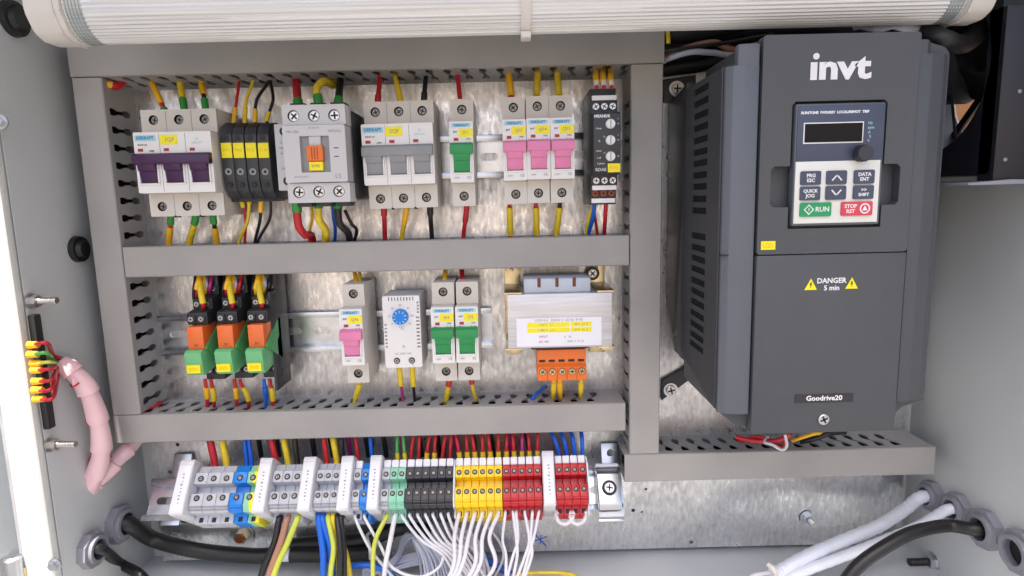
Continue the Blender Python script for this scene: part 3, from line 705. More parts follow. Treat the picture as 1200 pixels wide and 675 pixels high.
# side louvre panel on the left (facing -X)
def sy(px): return CAMY + (at(848, 150, -.135).x) * F / (px - 600 + 0.0)
hs = []; vz = [106, 120.5, 135, 149.5, 164, 178, 191, 205, 218.5, 233, 247, 277, 291, 304, 317, 331, 344, 357, 371, 384, 397, 409]
for yy in vz:
    p = atX(822, yy, xL); hs.append([(-.108, p.z - .0022), (-.076, p.z - .0022), (-.076, p.z + .0022), (-.108, p.z + .0022)])
mb = MB()
mb.plate([(-.133, zbl + .001), (-.133, zsh - .001), (-.056, zsh - .001), (-.056, zbl + .018)], hs, xL - .0012, xL - .0002, 'drivek', 'x')
mb.box(xL - .0003, xL - .0001, -.110, -.074, zbl + .02, zsh - .004, 'wpack')  # black sheet stands in for the shade inside the vents
mb.build('side_louvre', t, OFF)
mb = MB(); mb.prism([(-.056, zbl + .018), (-.056, zsh + .004), (-.0035, zsh - .004), (-.0035, zbl + .052), (-.020, zbl + .038), (-.022, zbl + .028), (-.030, zbl + .027), (-.032, zbl + .034), (-.038, zbl + .030), (-.040, zbl + .020)], xL - .0005, xL + .006, 'heat', 'x', bev=.0004)
mb.build('heatsink_side', t, OFF)
for px, py, zz in ((793, 104, 1), (786, 457, -1)):
    p = at(px, py, -.006)
    w_ = 1 if zz > 0 else .72
    q = MB(); q.prism([(p.x - .0105 * w_, p.z - .010), (p.x + .016, p.z - .012 + (.020 if zz < 0 else 0)), (p.x + .016, p.z + .011 + (.010 if zz < 0 else 0)), (p.x - .0105 * w_, p.z + .008)], -.0050, -.0012, 'drived', 'y', bev=.0005)
    lug = q.build('mounting_lug', t, OFF)
    q = MB(); q.cyl((p.x, -.0052, p.z), .0062, -.0012, 'zinc', n=24); screw(q, p.x, -.0082, p.z, .0045, 'steel'); s = q.build('screw', lug)
# shoulders (bevelled strips left and right of the raised front)
mb = MB()
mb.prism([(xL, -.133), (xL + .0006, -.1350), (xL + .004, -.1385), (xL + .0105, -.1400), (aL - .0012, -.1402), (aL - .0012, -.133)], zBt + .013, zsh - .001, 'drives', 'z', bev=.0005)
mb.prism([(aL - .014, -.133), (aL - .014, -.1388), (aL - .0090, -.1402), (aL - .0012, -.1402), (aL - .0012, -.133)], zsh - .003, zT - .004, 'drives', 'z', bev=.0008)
mb.build('left_shoulder', t, OFF)
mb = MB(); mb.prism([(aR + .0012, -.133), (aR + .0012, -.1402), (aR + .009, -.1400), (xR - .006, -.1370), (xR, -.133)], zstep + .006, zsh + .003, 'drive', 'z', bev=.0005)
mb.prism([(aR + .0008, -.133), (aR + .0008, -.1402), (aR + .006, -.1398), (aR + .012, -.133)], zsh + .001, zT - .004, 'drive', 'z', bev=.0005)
mb.build('right_shoulder', t, OFF)
# raised centre covers
kx0, kx1 = at(929, 190, DF).x, at(1033, 190, DF).x; kz1 = (at(931, 123, DF).z + at(1035, 119, DF).z) / 2; kz0 = (at(925, 266, DF).z + at(1027, 262, DF).z) / 2
ex0, ex1 = at(903, 218, DF).x, at(1054, 215, DF).x; ez1 = (at(905, 195, DF).z + at(1052, 192, DF).z) / 2; ez0 = (at(902, 243, DF).z + at(1050, 240, DF).z) / 2
g_ = .0016
def mirror_hole():
    a = [(kx0 - g_, kz0 - g_), (kx1 + g_, kz0 - g_), (kx1 + g_, ez0)]
    a += [(ex1 - .002, ez0), (ex1, ez0 + .002), (ex1, ez1 - .002), (ex1 - .002, ez1), (kx1 + g_, ez1), (kx1 + g_, kz1 + g_ - .002), (kx1 + g_ - .002, kz1 + g_), (kx0 - g_ + .002, kz1 + g_), (kx0 - g_, kz1 + g_ - .002), (kx0 - g_, ez1), (ex0 + .002, ez1), (ex0, ez1 - .002), (ex0, ez0 + .002), (ex0 + .002, ez0), (kx0 - g_, ez0)]
    return a
mb = MB(); mb.plate(rrect(aL, aR, zSp + .0003, zT, .002), [mirror_hole()], DF, DF + .008, 'drive', 'y', mh='drive')
mb.box(aL, aR, DF + .0078, DF + .0085, zSp + .001, zT - .001, 'drive'); mb.build('upper_cover', t, OFF)
mb = MB(); mb.box(aL, aR, DF - .0003, DF + .010, zBt, zSp - .0003, 'drive', bev=.0010); mb.build('lower_cover', t, OFF)
mb = MB(); mb.box(xL - .0001, xL + .006, -.1385, -.126, zSp - .0003, zSp + .0003, 'dark'); mb.build('cover_seam', t, OFF)
# keypad
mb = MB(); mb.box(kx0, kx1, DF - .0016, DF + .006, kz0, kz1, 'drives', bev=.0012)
kp = mb.build('keypad', t, OFF)
zm_ = (at(928, 190, DF).z + at(1030, 187, DF).z) / 2
mb = MB(); mb.box(kx0 + .0010, kx1 - .0010, DF - .0021, DF - .0012, zm_, kz1 - .0012, 'keyblue', bev=.0003); mb.build('display_panel', kp)
mb = MB(); mb.box(kx0 + .0010, kx1 - .0018, DF - .0021, DF - .0012, kz0 + .0016, zm_ - .0001, 'keywhite', bev=.0003); mb.build('button_panel', kp)
yk = DF - .0021
dx0, dz1 = at(942, 144, yk).x, at(942, 144, yk).z; dx1, dz0 = at(1011, 166, yk).x, at(1011, 167, yk).z
mb = MB(); mb.box(dx0, dx1, yk - .0002, yk, dz0, dz1, 'whitep'); mb.box(dx0 + .0007, dx1 - .0007, yk - .0004, yk - .0001, dz0 + .0007, dz1 - .0007, 'lcd'); mb.build('display', kp)
p = at(1008, 180, yk)
mb = MB(); mb.cyl((p.x, yk, p.z), .0049, -.0065, 'drived', n=28, r2=.0045); 
for k in range(18):
    a = RAD(20 * k); mb.box(p.x + .0047 * math.cos(a) - .0003, p.x + .0047 * math.cos(a) + .0003, yk - .006, yk, p.z + .0047 * math.sin(a) - .0003, p.z + .0047 * math.sin(a) + .0003, 'drived')
mb.build('adjusting_knob', kp)
kw = kx1 - kx0
bcols = [kx0 + kw * f for f in (.185, .475, .785)]
zr1 = (at(949, 209, yk).z + at(1007, 207, yk).z) / 2; zr2 = (at(948, 227, yk).z + at(1007, 225, yk).z) / 2; zr3 = (at(955, 246, yk).z + at(1000, 244, yk).z) / 2
def button(x, z, hw, hh, m, lines, tm='whitep', arrow=0):
    q = MB(); q.plate(rrect(x - hw, x + hw, z - hh, z + hh, .0010), [], yk - .0012, yk, m, 'y')
    b = q.build('button', kp)
    if lines: text([(s, x + dx, z + dz, yk - .0012, sz, 'CENTER', .00008) for s, dx, dz, sz in lines], tm, b)
    if arrow:
        q = MB(); s = .0028
        for k in (1, -1): q.box(-.0024, .0024, yk - .0015, yk - .0011, -.0004, .0004, tm, T=Matrix.Translation((x + k * .0013, 0, z)) @ Matrix.Rotation(RAD(48 * k * arrow), 4, 'Y'))
        q.build('printed_arrow', b)
button(bcols[0], zr1, .0062, .0042, 'keybtn', [('PRG', 0, .0014, .0030), ('ESC', 0, -.0015, .0030)])
button(bcols[1], zr1, .0062, .0042, 'keybtn', None, arrow=1)
button(bcols[2], zr1, .0062, .0042, 'keybtn', [('DATA', 0, .0014, .0030), ('ENT', 0, -.0015, .0030)])
button(bcols[0], zr2, .0062, .0042, 'keybtn', [('QUICK', 0, .0014, .0028), ('JOG', 0, -.0015, .0030)])
button(bcols[1], zr2, .0062, .0042, 'keybtn', None, arrow=-1)
button(bcols[2], zr2, .0062, .0042, 'keybtn', [('>>', 0, .0014, .0030), ('SHIFT', 0, -.0015, .0026)])
bg = kx0 + kw * .255; br = kx0 + kw * .72
button(bg, zr3, .0096, .0043, 'btng', [('RUN', .0040, 0, .0042), ('I', -.0043, 0, .0028)])
button(br, zr3, .0096, .0043, 'btnr', [('STOP', -.0040, .0015, .0032), ('RST', -.0040, -.0016, .0032)])
q = MB(); q.plate([(bg - .0043 + dx, zr3 + dz) for dx, dz in ((0, -.0032), (.0032, 0), (0, .0032), (-.0032, 0))], [[(bg - .0043 + dx, zr3 + dz) for dx, dz in ((0, -.0024), (.0024, 0), (0, .0024), (-.0024, 0))]], yk - .0014, yk - .0010, 'whitep', 'y'); q.build('printed_diamond', kp)
q = MB(); q.plate(circ(br + .0048, zr3, .0032, 24), [circ(br + .0048, zr3, .0024, 24)], yk - .0014, yk - .0010, 'whitep', 'y'); q.plate([(br + .0048 - .0016, zr3 - .0012), (br + .0048 + .0016, zr3 - .0012), (br + .0048, zr3 + .0018)], [], yk - .0014, yk - .0010, 'whitep', 'y'); q.build('printed_ring', kp)
text([('RUN/TUNE  FWD/REV  LOCAL/REMOT  TRIP', (dx0 + dx1) / 2 + .0005, dz1 + .0058, yk, .0021, 'CENTER', .0001)], 'whitep', kp)
text([('Hz', dx1 + .0040, dz1 - .001, yk, .0024), ('RPM', dx1 + .0046, dz1 - .0040, yk, .0020), ('A', dx1 + .0036, dz1 - .0065, yk, .0024), ('%', dx1 + .0042, dz1 - .0090, yk, .0022), ('V', dx1 + .0034, dz1 - .0115, yk, .0024)], 'lblue', kp)
# marks on the drive
lg = at(985.5, 78, DF); px_ = 1 / F * (DF - CAMY)
tx = text([('\u0131nvt', 0, 0, 0, .0235, 'CENTER', .0009, 1.0)], 'whitep', t, 'brand_lettering')
bb = [v.co for v in tx.data.vertices]; x0, x1 = min(v.x for v in bb), max(v.x for v in bb); z0, z1 = min(v.z for v in bb), max(v.z for v in bb)
lw, lh = 69 * px_, 25 * px_
for v in tx.data.vertices: v.co = Vector(((v.co.x - x0) / (x1 - x0) * lw + lg.x - lw / 2 + OFF.x, DF - .0002 + v.co.y, (v.co.z - z0) / (z1 - z0) * lh + lg.z - lh / 2 + OFF.z - .001))
q = MB(); p = at(956.5, 66, DF); q.cyl((p.x, DF + .0001, p.z), .0019, -.0004, 'whitep', n=16); q.build('brand_dot', t, OFF)
p = at(900, 288, DF); q = MB(); q.box(p.x - .0045, p.x + .0045, DF - .0003, DF, p.z - .0025, p.z + .0029, 'yel'); st_ = q.build('yellow_sticker', t, OFF)
text([('UZ1', p.x, p.z, DF - .0003, .0040)], 'wor', st_)
yl = DF - .0003
for px, py in ((950, 333.5), (998, 332)):
    p = at(px, py, yl); s = .0040
    q = MB(); q.plate([(p.x - s, p.z - s * .85), (p.x + s, p.z - s * .85), (p.x, p.z + s * .95)], [], yl - .0003, yl, 'yel', 'y'); w_ = q.build('warning_triangle', t, OFF)
    q = MB(); q.prism([(p.x - .0003, p.z + .0014), (p.x + .0007, p.z + .0014), (p.x, p.z + .0001), (p.x + .0006, p.z + .0001), (p.x - .0002, p.z - .0022), (p.x - .0001, p.z - .0004), (p.x - .0008, p.z - .0004)], yl - .0005, yl - .0003, 'blackp', 'y'); q.build('bolt_symbol', w_)
p1, p2 = at(974.5, 329, yl), at(974.5, 337.5, yl)
text([('DANGER', p1.x + OFF.x, p1.z + OFF.z, yl, .0046, 'CENTER', .0001), ('5 min', p2.x + OFF.x, p2.z + OFF.z, yl, .0044, 'CENTER', .0001)], 'whitep', t)
p = at(965.5, 466.5, yl); q = MB(); q.box(p.x - .0190, p.x + .0190, yl - .0003, yl, p.z - .0028, p.z + .0028, 'blackp'); npl = q.build('name_strip', t, OFF)
text([('Goodrive20', p.x, p.z, yl - .0003, .0046, 'CENTER', .00012, 1.05)], 'whitep', npl)
p = at(964.5, 491, yl); q = MB(); q.cyl((p.x, yl + .0004, p.z), .0048, -.0003, 'dark', n=24); screw(q, p.x, yl - .0012, p.z, .0036, 'zinc'); q.build('cover_screw', t, OFF)
# fix keypad children: they were modelled in world coordinates and the keypad carries the offset already

# ------------------------------------------------------------------ fluorescent tube batten
Yt = -.122
pl, pr = at(53, 30, Yt), at(1149, 5, Yt)
zc_ = (at(110, 55, Yt).z + at(600, 37.5, Yt).z + at(1115, 21, Yt).z) / 3
L0, L1 = pl.x, pr.x
t = thing('batten_light', 'cream fluorescent batten light with ribbed diffuser across the top', 'light', ((L0 + L1) / 2, Yt, zc_))
OT = -Vector(t.location)
def dprof(dz=0, g=0):
    out = []
    for k in range(25):
        a = RAD(180 + 180 * k / 24); out.append((Yt + .002 + (.0185 + g) * math.cos(a), zc_ + .0225 + dz + (.0225 + g) * math.sin(a)))
    return out
c1, c2 = at(96, 30, Yt).x, at(117, 30, Yt).x; c3, c4 = at(1097, 10, Yt).x, at(1116, 10, Yt).x
pr_ = []
for k in range(57):
    a = RAD(180 + 180 * k / 56); rr = 1 + (.022 if k % 2 else 0)
    pr_.append((Yt + .002 + .0185 * rr * math.cos(a), zc_ + .0225 + .0225 * rr * math.sin(a)))
mb = MB(); mb.prism(pr_ + [(Yt + .0205, zc_ + .027), (Yt - .0165, zc_ + .027)], c1 + .0002, c4 - .0002, 'lampd', 'x'); mb.build('ribbed_diffuser', t, OT)
for a, b in ((c1 + .001, c2), (c3, c4 - .001)):
    q = MB(); q.prism([(y, z) for y, z in dprof(0, .0004)], a, b, 'lampe', 'x')
    for k in range(5): q.prism(dprof(0, .0008), a + (b - a) * (k + .3) / 5, a + (b - a) * (k + .5) / 5, 'lampe', 'x')
    q.build('tube_socket', t, OT)
mb = MB(); mb.box(c1, c4, Yt - .0175, Yt + .0215, zc_ + .0262, zc_ + .047, 'lampc', bev=.002); mb.build('housing', t, OT)
for a, b, s in ((L0, c1, -1), (c4, L1, 1)):
    q = MB(); pf = [(Yt - .0185, zc_ + .049), (Yt - .0185, zc_ + .014), (Yt - .012, zc_ + .003), (Yt - .004, zc_ - .0008), (Yt + .009, zc_ - .0008), (Yt + .017, zc_ + .004), (Yt + .0225, zc_ + .014), (Yt + .0225, zc_ + .049)]
    q.prism(pf, a, b, 'lampc', 'x', bev=.0045 if False else .003)
    m_ = a + (b - a) * (.55 if s < 0 else .45); q.prism([(y * 1.0 + (y - Yt) * .03, zc_ + .02 + (z - zc_ - .02) * 1.03) for y, z in pf], m_ - .0008 + .006 * (-s), m_ + .0004 + .006 * (-s), 'lampc', 'x')
    for k in range(3): q.box(a + .004, m_ - .002, Yt - .0190, Yt - .0180, zc_ + .030 + .005 * k, zc_ + .031 + .005 * k, 'lampc')
    q.build('end_cap', t, OT)
p = at(617, 20, Yt - .02)
t = thing('cable_tie', 'cream strap holding the middle of the tube light', 'strap', (p.x, Yt, zc_))
mb = MB(); o_ = dprof(0, .0016); i_ = dprof(0, .0007)
mb.prism([(y - Yt, z - zc_) for y, z in o_] + [(.024, .05), (.0225, .05)] [:0] + [(y - Yt, z - zc_) for y, z in i_[::-1]], -.0030, .0030, 'lampc', 'x')
mb.box(-.003, .003, -.0186, -.0180, .022, .05, 'lampc'); mb.build('strap_band', t)
mb = MB(); mb.box(-.0032, .0032, -.006, .006, -.0045, -.0005, 'lampc', bev=.0008); mb.build('strap_clip', t)

# ------------------------------------------------------------------ fan on the right wall
XI = at(1168, 100, -.125).x
zf0 = (at(1168, 212, -.125).z); zf1 = at(1168, 8, -.125).z
fy0, fy1 = -.1250, -.004
t = thing('ventilation_fan', 'square black ventilation fan on the right wall beside the drive', 'fan', (XR, FC[0], FC[1]))
OV = -Vector(t.location)
fcx, fcz = FC[0], FC[1]
mb = MB(); mb.plate(rrect(fy0, fy1, fcz - .072, fcz + .062, .004), [circ(fcx - .0, fcz, .0555, 40)], XI, XR - .001, 'navy', 'x'); mb.build('fan_frame', t, OV)
mb = MB(); mb.cyl((XI + .004, fcx, fcz), .020, .022, 'black', 'x', n=28); hub = mb.build('fan_hub', t, OV)
for k in range(7):
    a = RAD(360 / 7 * k + 12)
    q = MB(); T = Matrix.Translation((XI + .013, fcx, fcz)) @ Matrix.Rotation(a, 4, 'X') @ Matrix.Translation((0, 0, .036)) @ Matrix.Rotation(RAD(38), 4, 'Z')
    q.prism([(-.0130, -.018), (.0130, -.018), (.0165, .017), (-.0150, .017)], -.0007, .0007, 'wpack', 'x', T=T); q.build('fan_blade', t, OV)
for k in range(4):
    a = RAD(90 * k + 45); q = MB(); q.box(-.001, .001, -.0030, .0030, .018, .057, 'black', T=Matrix.Translation((XR - .008, fcx, fcz)) @ Matrix.Rotation(a, 4, 'X')); q.build('strut', t, OV)
t = thing('fan_bracket', 'black sheet housing in front of the fan at the right edge', 'bracket', (XI, -.126, zf0))
OB = -Vector(t.location)
mb = MB(); mb.box(XI, XR + .035, -.1285, -.1262, zf0, zf1, 'navy', bev=.0006); mb.box(XI, XI + .0015, -.1262, -.1150, zf0, zf1, 'navy'); mb.build('front_sheet', t, OB)
for px, py in ((1195, 107), (1178, 187)):
    p = at(px, py, -.129); q = MB(); q.cyl((p.x, -.1286, p.z), .0012, -.0006, 'greyt', n=12); q.build('rivet', t, OB)
t = thing('fan_sill', 'pale sealing strip along the underside of the fan housing', 'seal strip', (XI, -.126, zf0))
mb = MB(); a_, b_ = at(1112, 219, -.10), at(1200, 209, -.129)
mb.prism([(-.018, -.0012), (.055, -.001), (.055, .0018), (.030, .0012), (.010, .002), (-.018, .0002)], -.006, .070, 'gland', 'y', bev=.0003); mb.build('strip_body', t, Vector((0, 0, -.0012)))
# ------------------------------------------------------------------ terminal row on a tilted rail
TH = RAD(-38)
RY = -.024
RZ = at(440, 581, RY).z
RX = Matrix.Rotation(TH, 4, 'X')
def loc_rail(x, y, z):
    """local rail coordinates -> world"""
    v = RX @ Vector((x, y, z)); return Vector((v.x, v.y + RY, v.z + RZ))
yf = loc_rail(0, -.0455, 0).y
rx0, rx1 = at(176, 585, RY).x, at(727, 565, RY).x
r3 = rail('lower silver mounting rail carrying the coloured terminal blocks', rx0, rx1, 0, rx=TH)
r3.location = (0, RY, RZ)
for px_, lb in ((214, 'angled metal foot holding the left end of the lower rail'), (716, 'angled zinc foot with a screw holding the right end of the lower rail')):
    p = at(px_, 575, -.01); t = thing('rail_foot', lb, 'bracket', (p.x, 0, RZ))
    mb = MB(); o = loc_rail(0, .001, 0); mb.box(-.008, .008, -.0035, -.0015, -.034, .034, 'zinc', bev=.0005)
    a, b = loc_rail(0, .0012, -.020), loc_rail(0, .0012, .019)
    mb.prism([(-.0015, .034), (-.0035, .034), (b.y, b.z - RZ), (a.y, a.z - RZ), (-.0035, -.034), (-.0015, -.034), (a.y + .002, a.z - RZ + .001), (b.y + .002, b.z - RZ - .001)], -.008, .008, 'zinc', 'x', bev=.0003)
    mb.build('folded_foot', t)
    q = MB(); q.cyl((0, -.0036, .026), .0048, -.001, 'zinc', n=6); q.cyl((0, -.0046, .026), .0032, -.003, 'zinc', n=20); q.build('fixing_bolt', t)
# right-hand earth clamp on the rail
t = thing('earth_clamp', 'shiny metal rail clamp with a dark ringed screw right of the red terminals', 'rail clamp', loc_rail(at(714, 572, -.04).x, 0, 0), rx=TH)
mb = MB(); mb.prism([(-.0078, -.0190), (-.016, -.0195), (-.0185, -.0150), (-.0185, .0100), (-.0150, .0150), (-.0078, .0160)], -.0095, .0095, 'zinc', 'x', bev=.0008)
mb.box(-.0105, .0108, -.0165, -.0085, -.0245, -.0205, 'tend', bev=.001); mb.box(-.0108, .0108, -.0120, -.0085, -.0280, -.0250, 'zinc', bev=.0008); mb.box(-.0100, .0100, -.017, -.0085, .0160, .0190, 'tend', bev=.001)
mb.build('clamp_plate', t)
mb = MB(); mb.ring((.000, -.0187, -.002), .0042, .0062, -.0008, 'dark', n=26); screw(mb, 0, -.0199, -.002, .0042, 'zinc'); mb.build('clamp_screw', t)
TPROF = [(y, z * .89) for y, z in [(.0, -.0225), (-.0140, -.0285), (-.0300, -.0275), (-.0300, -.0205), (-.0420, -.0205), (-.0455, -.0150), (-.0455, -.0045), (-.0350, -.0035), (-.0350, .0030), (-.0455, .0040), (-.0455, .0140), (-.0425, .0150), (-.0400, .0210), (-.0270, .0215), (-.0220, .0250), (0, .0225)]]
def tblock(label, pxl, pxr, m, m2=None, group=None, marker=False, bandrows=False):
    x0, x1 = at(pxl, 563, yf).x, at(pxr, 563, yf).x; w = x1 - x0 - .00025
    t = thing('terminal_block', label, 'terminal block', loc_rail((x0 + x1) / 2, 0, 0), group, rx=TH)
    hw = w / 2
    if m2:
        mb = MB(); mb.prism(TPROF, -hw, 0, m, 'x', bev=.0003); mb.prism(TPROF, 0, hw, m2, 'x', bev=.0003); mb.build('housing', t)
    else:
        mb = MB(); mb.prism(TPROF, -hw, hw, m, 'x', bev=.0003)
        for z in (-.0142, -.0165): mb.box(-hw, hw, -.0453 + (abs(z) - .0150) * .6, -.0446 + (abs(z) - .0150) * .6 + .0006, z - .0003, z + .0003, 'greyp' if m == 'tgrey' else m)
        mb.build('housing', t)
    q = MB()
    for z in (.0076, -.0076):
        q.cyl((0, -.0458, z), min(.0024, hw * .68), .0006, 'dark', n=14)
    q.box(-.0016, .0016, -.0304, -.0298, -.0236, -.0200, 'dark'); q.build('screw_hole', t)
    for z in (.0076, -.0076):
        q = MB(); screw(q, 0, -.0459, z, min(.0014, hw * .38), 'steeld', cross=False); q.build('screw', t)
    if marker:
        q = MB(); q.box(-hw * .93, hw * .93, -.0432, -.0290, .0134, .0198, 'twhite', bev=.0006, T=None); q.build('marker_tag', t)
    return t
def endstop(label, pxl, pxr):
    x0, x1 = at(pxl, 563, yf).x, at(pxr, 563, yf).x; hw = (x1 - x0) / 2
    t = thing('end_bracket', label, 'end bracket', loc_rail((x0 + x1) / 2, 0, 0), 'pale end brackets between the terminal groups', rx=TH)
    mb = MB(); mb.prism([(0, -.0210), (-.0350, -.0210), (-.0490, -.0205), (-.0500, -.0195), (-.0500, .0205), (-.0490, .0225), (-.0420, .0230), (-.0150, .0220), (0, .0190)], -hw, hw, 'tend', 'x', bev=.0007)
    mb.box(-hw + .0006, hw - .0006, -.0506, -.0498, -.0190, .0175, 'twhite', bev=.0003); mb.build('bracket_body', t)
    q = MB()
    for k in range(9): q.box(-.0008 + .0004 * (k % 3), .0008, -.0508, -.0505, .010 - .0028 * k, .0108 - .0028 * k + .0004 * (k % 2), 'greyp')
    q.build('printed_text', t)
endstop('pale end bracket at the far left of the terminal row', 206, 223)
endstop('pale end bracket right of the yellow earth terminal', 301, 316)
endstop('pale end bracket between the two middle grey terminal groups', 353, 368)
endstop('pale end bracket just left of the grey and blue pair', 398, 412.5)
endstop('pale end bracket just right of the grey and blue pair', 432.5, 446)
endstop('pale end bracket between the two red terminal groups', 636, 650)
TB = []
def row(x0, x1, n, m, labels, group, **k):
    for i in range(n):
        a = x0 + (x1 - x0) * i / n; b = x0 + (x1 - x0) * (i + 1) / n
        TB.append(tblock(labels[i], a, b, m, group=group, **k))
ordn = ['first', 'second', 'third', 'fourth', 'fifth', 'sixth']
row(224.5, 270, 3, 'tgrey', ['wide grey terminal block next to the far-left end bracket', 'wide grey terminal block in the middle of the far-left grey trio', 'wide grey terminal block touching the wide blue one'], 'grey terminal blocks')
row(270.5, 286.5, 1, 'tblue', ['wide blue terminal block beside the yellow earth terminal'], 'blue terminal blocks')
TB.append(tblock('green and yellow earth terminal block right of the wide blue one', 287, 300.5, 'tgreen', 'tyg'))
row(317, 352, 3, 'tgrey', ['left grey terminal block above the black, brown and yellow wires', 'middle grey terminal block above the black, brown and yellow wires', 'right grey terminal block above the black, brown and yellow wires'], 'grey terminal blocks')
row(369, 397, 3, 'tgrey', ['left grey terminal block above the pair of blue wires', 'centre grey terminal block between the blue and the black hanging wires', 'right grey terminal block above the black hanging wires'], 'grey terminal blocks')
row(413, 422, 1, 'tgrey', ['narrow grey terminal block touching the narrow blue one'], 'grey terminal blocks', marker=True)
row(422.5, 432, 1, 'tblue', ['narrow blue terminal block between a grey one and an end bracket'], 'blue terminal blocks')
row(446.5, 456, 1, 'tgrey', ['narrow grey terminal block touching the pale green pair'], 'grey terminal blocks', marker=True)
row(456, 474.5, 2, 'tgreen', ['left one of the two pale green terminal blocks', 'right one of the two pale green terminal blocks'], 'pale green terminal blocks', marker=True)
row(475, 531, 6, 'tblack', ['%s black terminal block counted from the green pair' % o for o in ordn], 'black terminal blocks', marker=True)
row(533, 588.5, 6, 'tyel', ['%s yellow terminal block counted from the black ones' % o for o in ordn], 'yellow terminal blocks', marker=True)
row(589, 635, 5, 'tred', ['%s red terminal block counted from the yellow ones' % o for o in ordn[:5]], 'red terminal blocks', marker=True)
row(651, 688, 4, 'tred', ['%s red terminal block right of the last pale bracket' % o for o in ordn[:4]], 'red terminal blocks', marker=True)
for px_, lb in ((532, 'thin pale partition plate between black and yellow terminals'), (689.3, 'thin pale partition plate closing the right end of the red terminals')):
    x = at(px_, 563, yf).x
    t = thing('partition_plate', lb, 'partition plate', loc_rail(x, 0, 0), rx=TH); mb = MB(); mb.prism([(y - .0008 if y < -.01 else y, z * 1.03) for y, z in TPROF[:6] + TPROF[10:]], -.0006, .0006, 'tend', 'x'); mb.build('plate_body', t)

# ------------------------------------------------------------------ cable glands in the side walls
def gland(label, px, py, X, d, r=.0170, group='grey cable glands in the side walls'):
    p = atX(px, py, X); t = thing('cable_gland', label, 'cable gland', p, group)
    q = MB(); q.ring((0, 0, 0), r * .62, r, d * .007, 'gland', 'x', n=8, rot=.2); q.build('lock_nut', t)
    q = MB(); q.ring((d * .007, 0, 0), r * .56, r * .74, d * .003, 'gland', 'x', n=30); q.cyl((d * .002, 0, 0), r * .6, d * .001, 'dark', 'x', n=24); q.build('threaded_neck', t)
    return p
gl1 = gland('upper left gland with the thick black cable', 136, 614, XL, 1, .0165)
gl2 = gland('lower left gland with the thin black cable', 103, 644, XL, 1, .0145)
gr1 = gland('right wall gland with the upper white wrapped cable', 1096, 581, XR, -1, .0135)
gr2 = gland('right wall gland with the lower white wrapped cable', 1127, 597, XR, -1, .0140)
gr3 = gland('right wall gland with the black cable', 1160, 620, XR, -1, .0155)
gr4 = gland('empty gland at the right edge of the picture', 1201, 647, XR, -1, .0165)

# ------------------------------------------------------------------ wires
def P3(pts):
    return [Vector(p) if isinstance(p, Vector) else at(*p) for p in pts]
def wire(label, pts, r, m, parts=(), group=None, name='wire', cat='wire', n=7, k=8, spiral=None):
    """pts: (px,py,Y) ; parts: (start,end,material,radius factor,name)"""
    C = crom(P3(pts), k); o = C[0].copy()
    mb = MB(); mb.tube([c - o for c in C], r, m, n)
    ob = mb.build(name, None, o, angle=60); tag(ob, label, cat, group)
    for a, b, pm, f, nm in parts:
        i0, i1 = a * (len(C) - 1), b * (len(C) - 1); pp = []
        def S(u):
            i = min(int(u), len(C) - 2); return C[i].lerp(C[i + 1], u - i)
        N_ = 6
        for j in range(N_ + 1): pp.append(S(i0 + (i1 - i0) * j / N_) - o)
        q = MB(); q.tube(pp, r * f, pm, 10); q.build(nm, ob, angle=60)
    return ob
SL = 'marker_sleeve'; FE = 'ferrule'
TOPY = -.018   # depth at which wires cross the duct wall
def up(label, x0, y0, x1, y1, m, r=.0016, Y0=-.030, Y1=TOPY, parts=(), group='wires between breakers and ducts', bend=0):
    xm, ym = (x0 + x1) / 2 + bend, (y0 + y1) / 2
    dy = 14 if y1 > y0 else -14
    return wire(label, [(x0, y0 - (6 if y1 > y0 else -6), Y0), (x0, y0, Y0), (xm, ym, (Y0 + Y1) / 2 - .001), (x1, y1, Y1), (x1, y1 + dy, Y1 + .002)], r, m, parts, group)
G0 = 'wires between breakers and ducts'
sl = lambda a, b, m='wyel', f=1.35: (a, b, m, f, SL)
fe = lambda a, b, m='fgreen', f=1.5: (a, b, m, f, FE)
# purple breaker, top and bottom
up('red wire with an orange sleeve above the left pole of the purple breaker', 193, 130, 178, 96, 'wred', .0018, parts=(fe(.05, .3), sl(.38, .85, 'wor')))
up('wire with yellow sleeve and green ferrule above the middle pole of the purple breaker', 216, 128, 211, 97, 'wyel', .0019, parts=(fe(.05, .45), sl(.5, .8)))
up('black wire with orange sleeve above the right pole of the purple breaker', 241, 127, 236, 95, 'wblk', .0018, parts=(fe(.05, .42), sl(.5, .85, 'wor')))
up('red wire in a yellow sleeve below the left pole of the purple breaker', 200, 257, 198, 284, 'wred', .0018, parts=(fe(.05, .36), sl(.42, .9, 'wor')))
up('yellow sleeved wire below the middle pole of the purple breaker', 229, 257, 222, 284, 'wyel', .0019, parts=(fe(.05, .36), sl(.42, .9)))
up('black wire in a yellow sleeve below the right pole of the purple breaker', 250, 256, 254, 283, 'wblk', .0018, parts=(fe(.05, .36), sl(.45, .85, 'wor')))
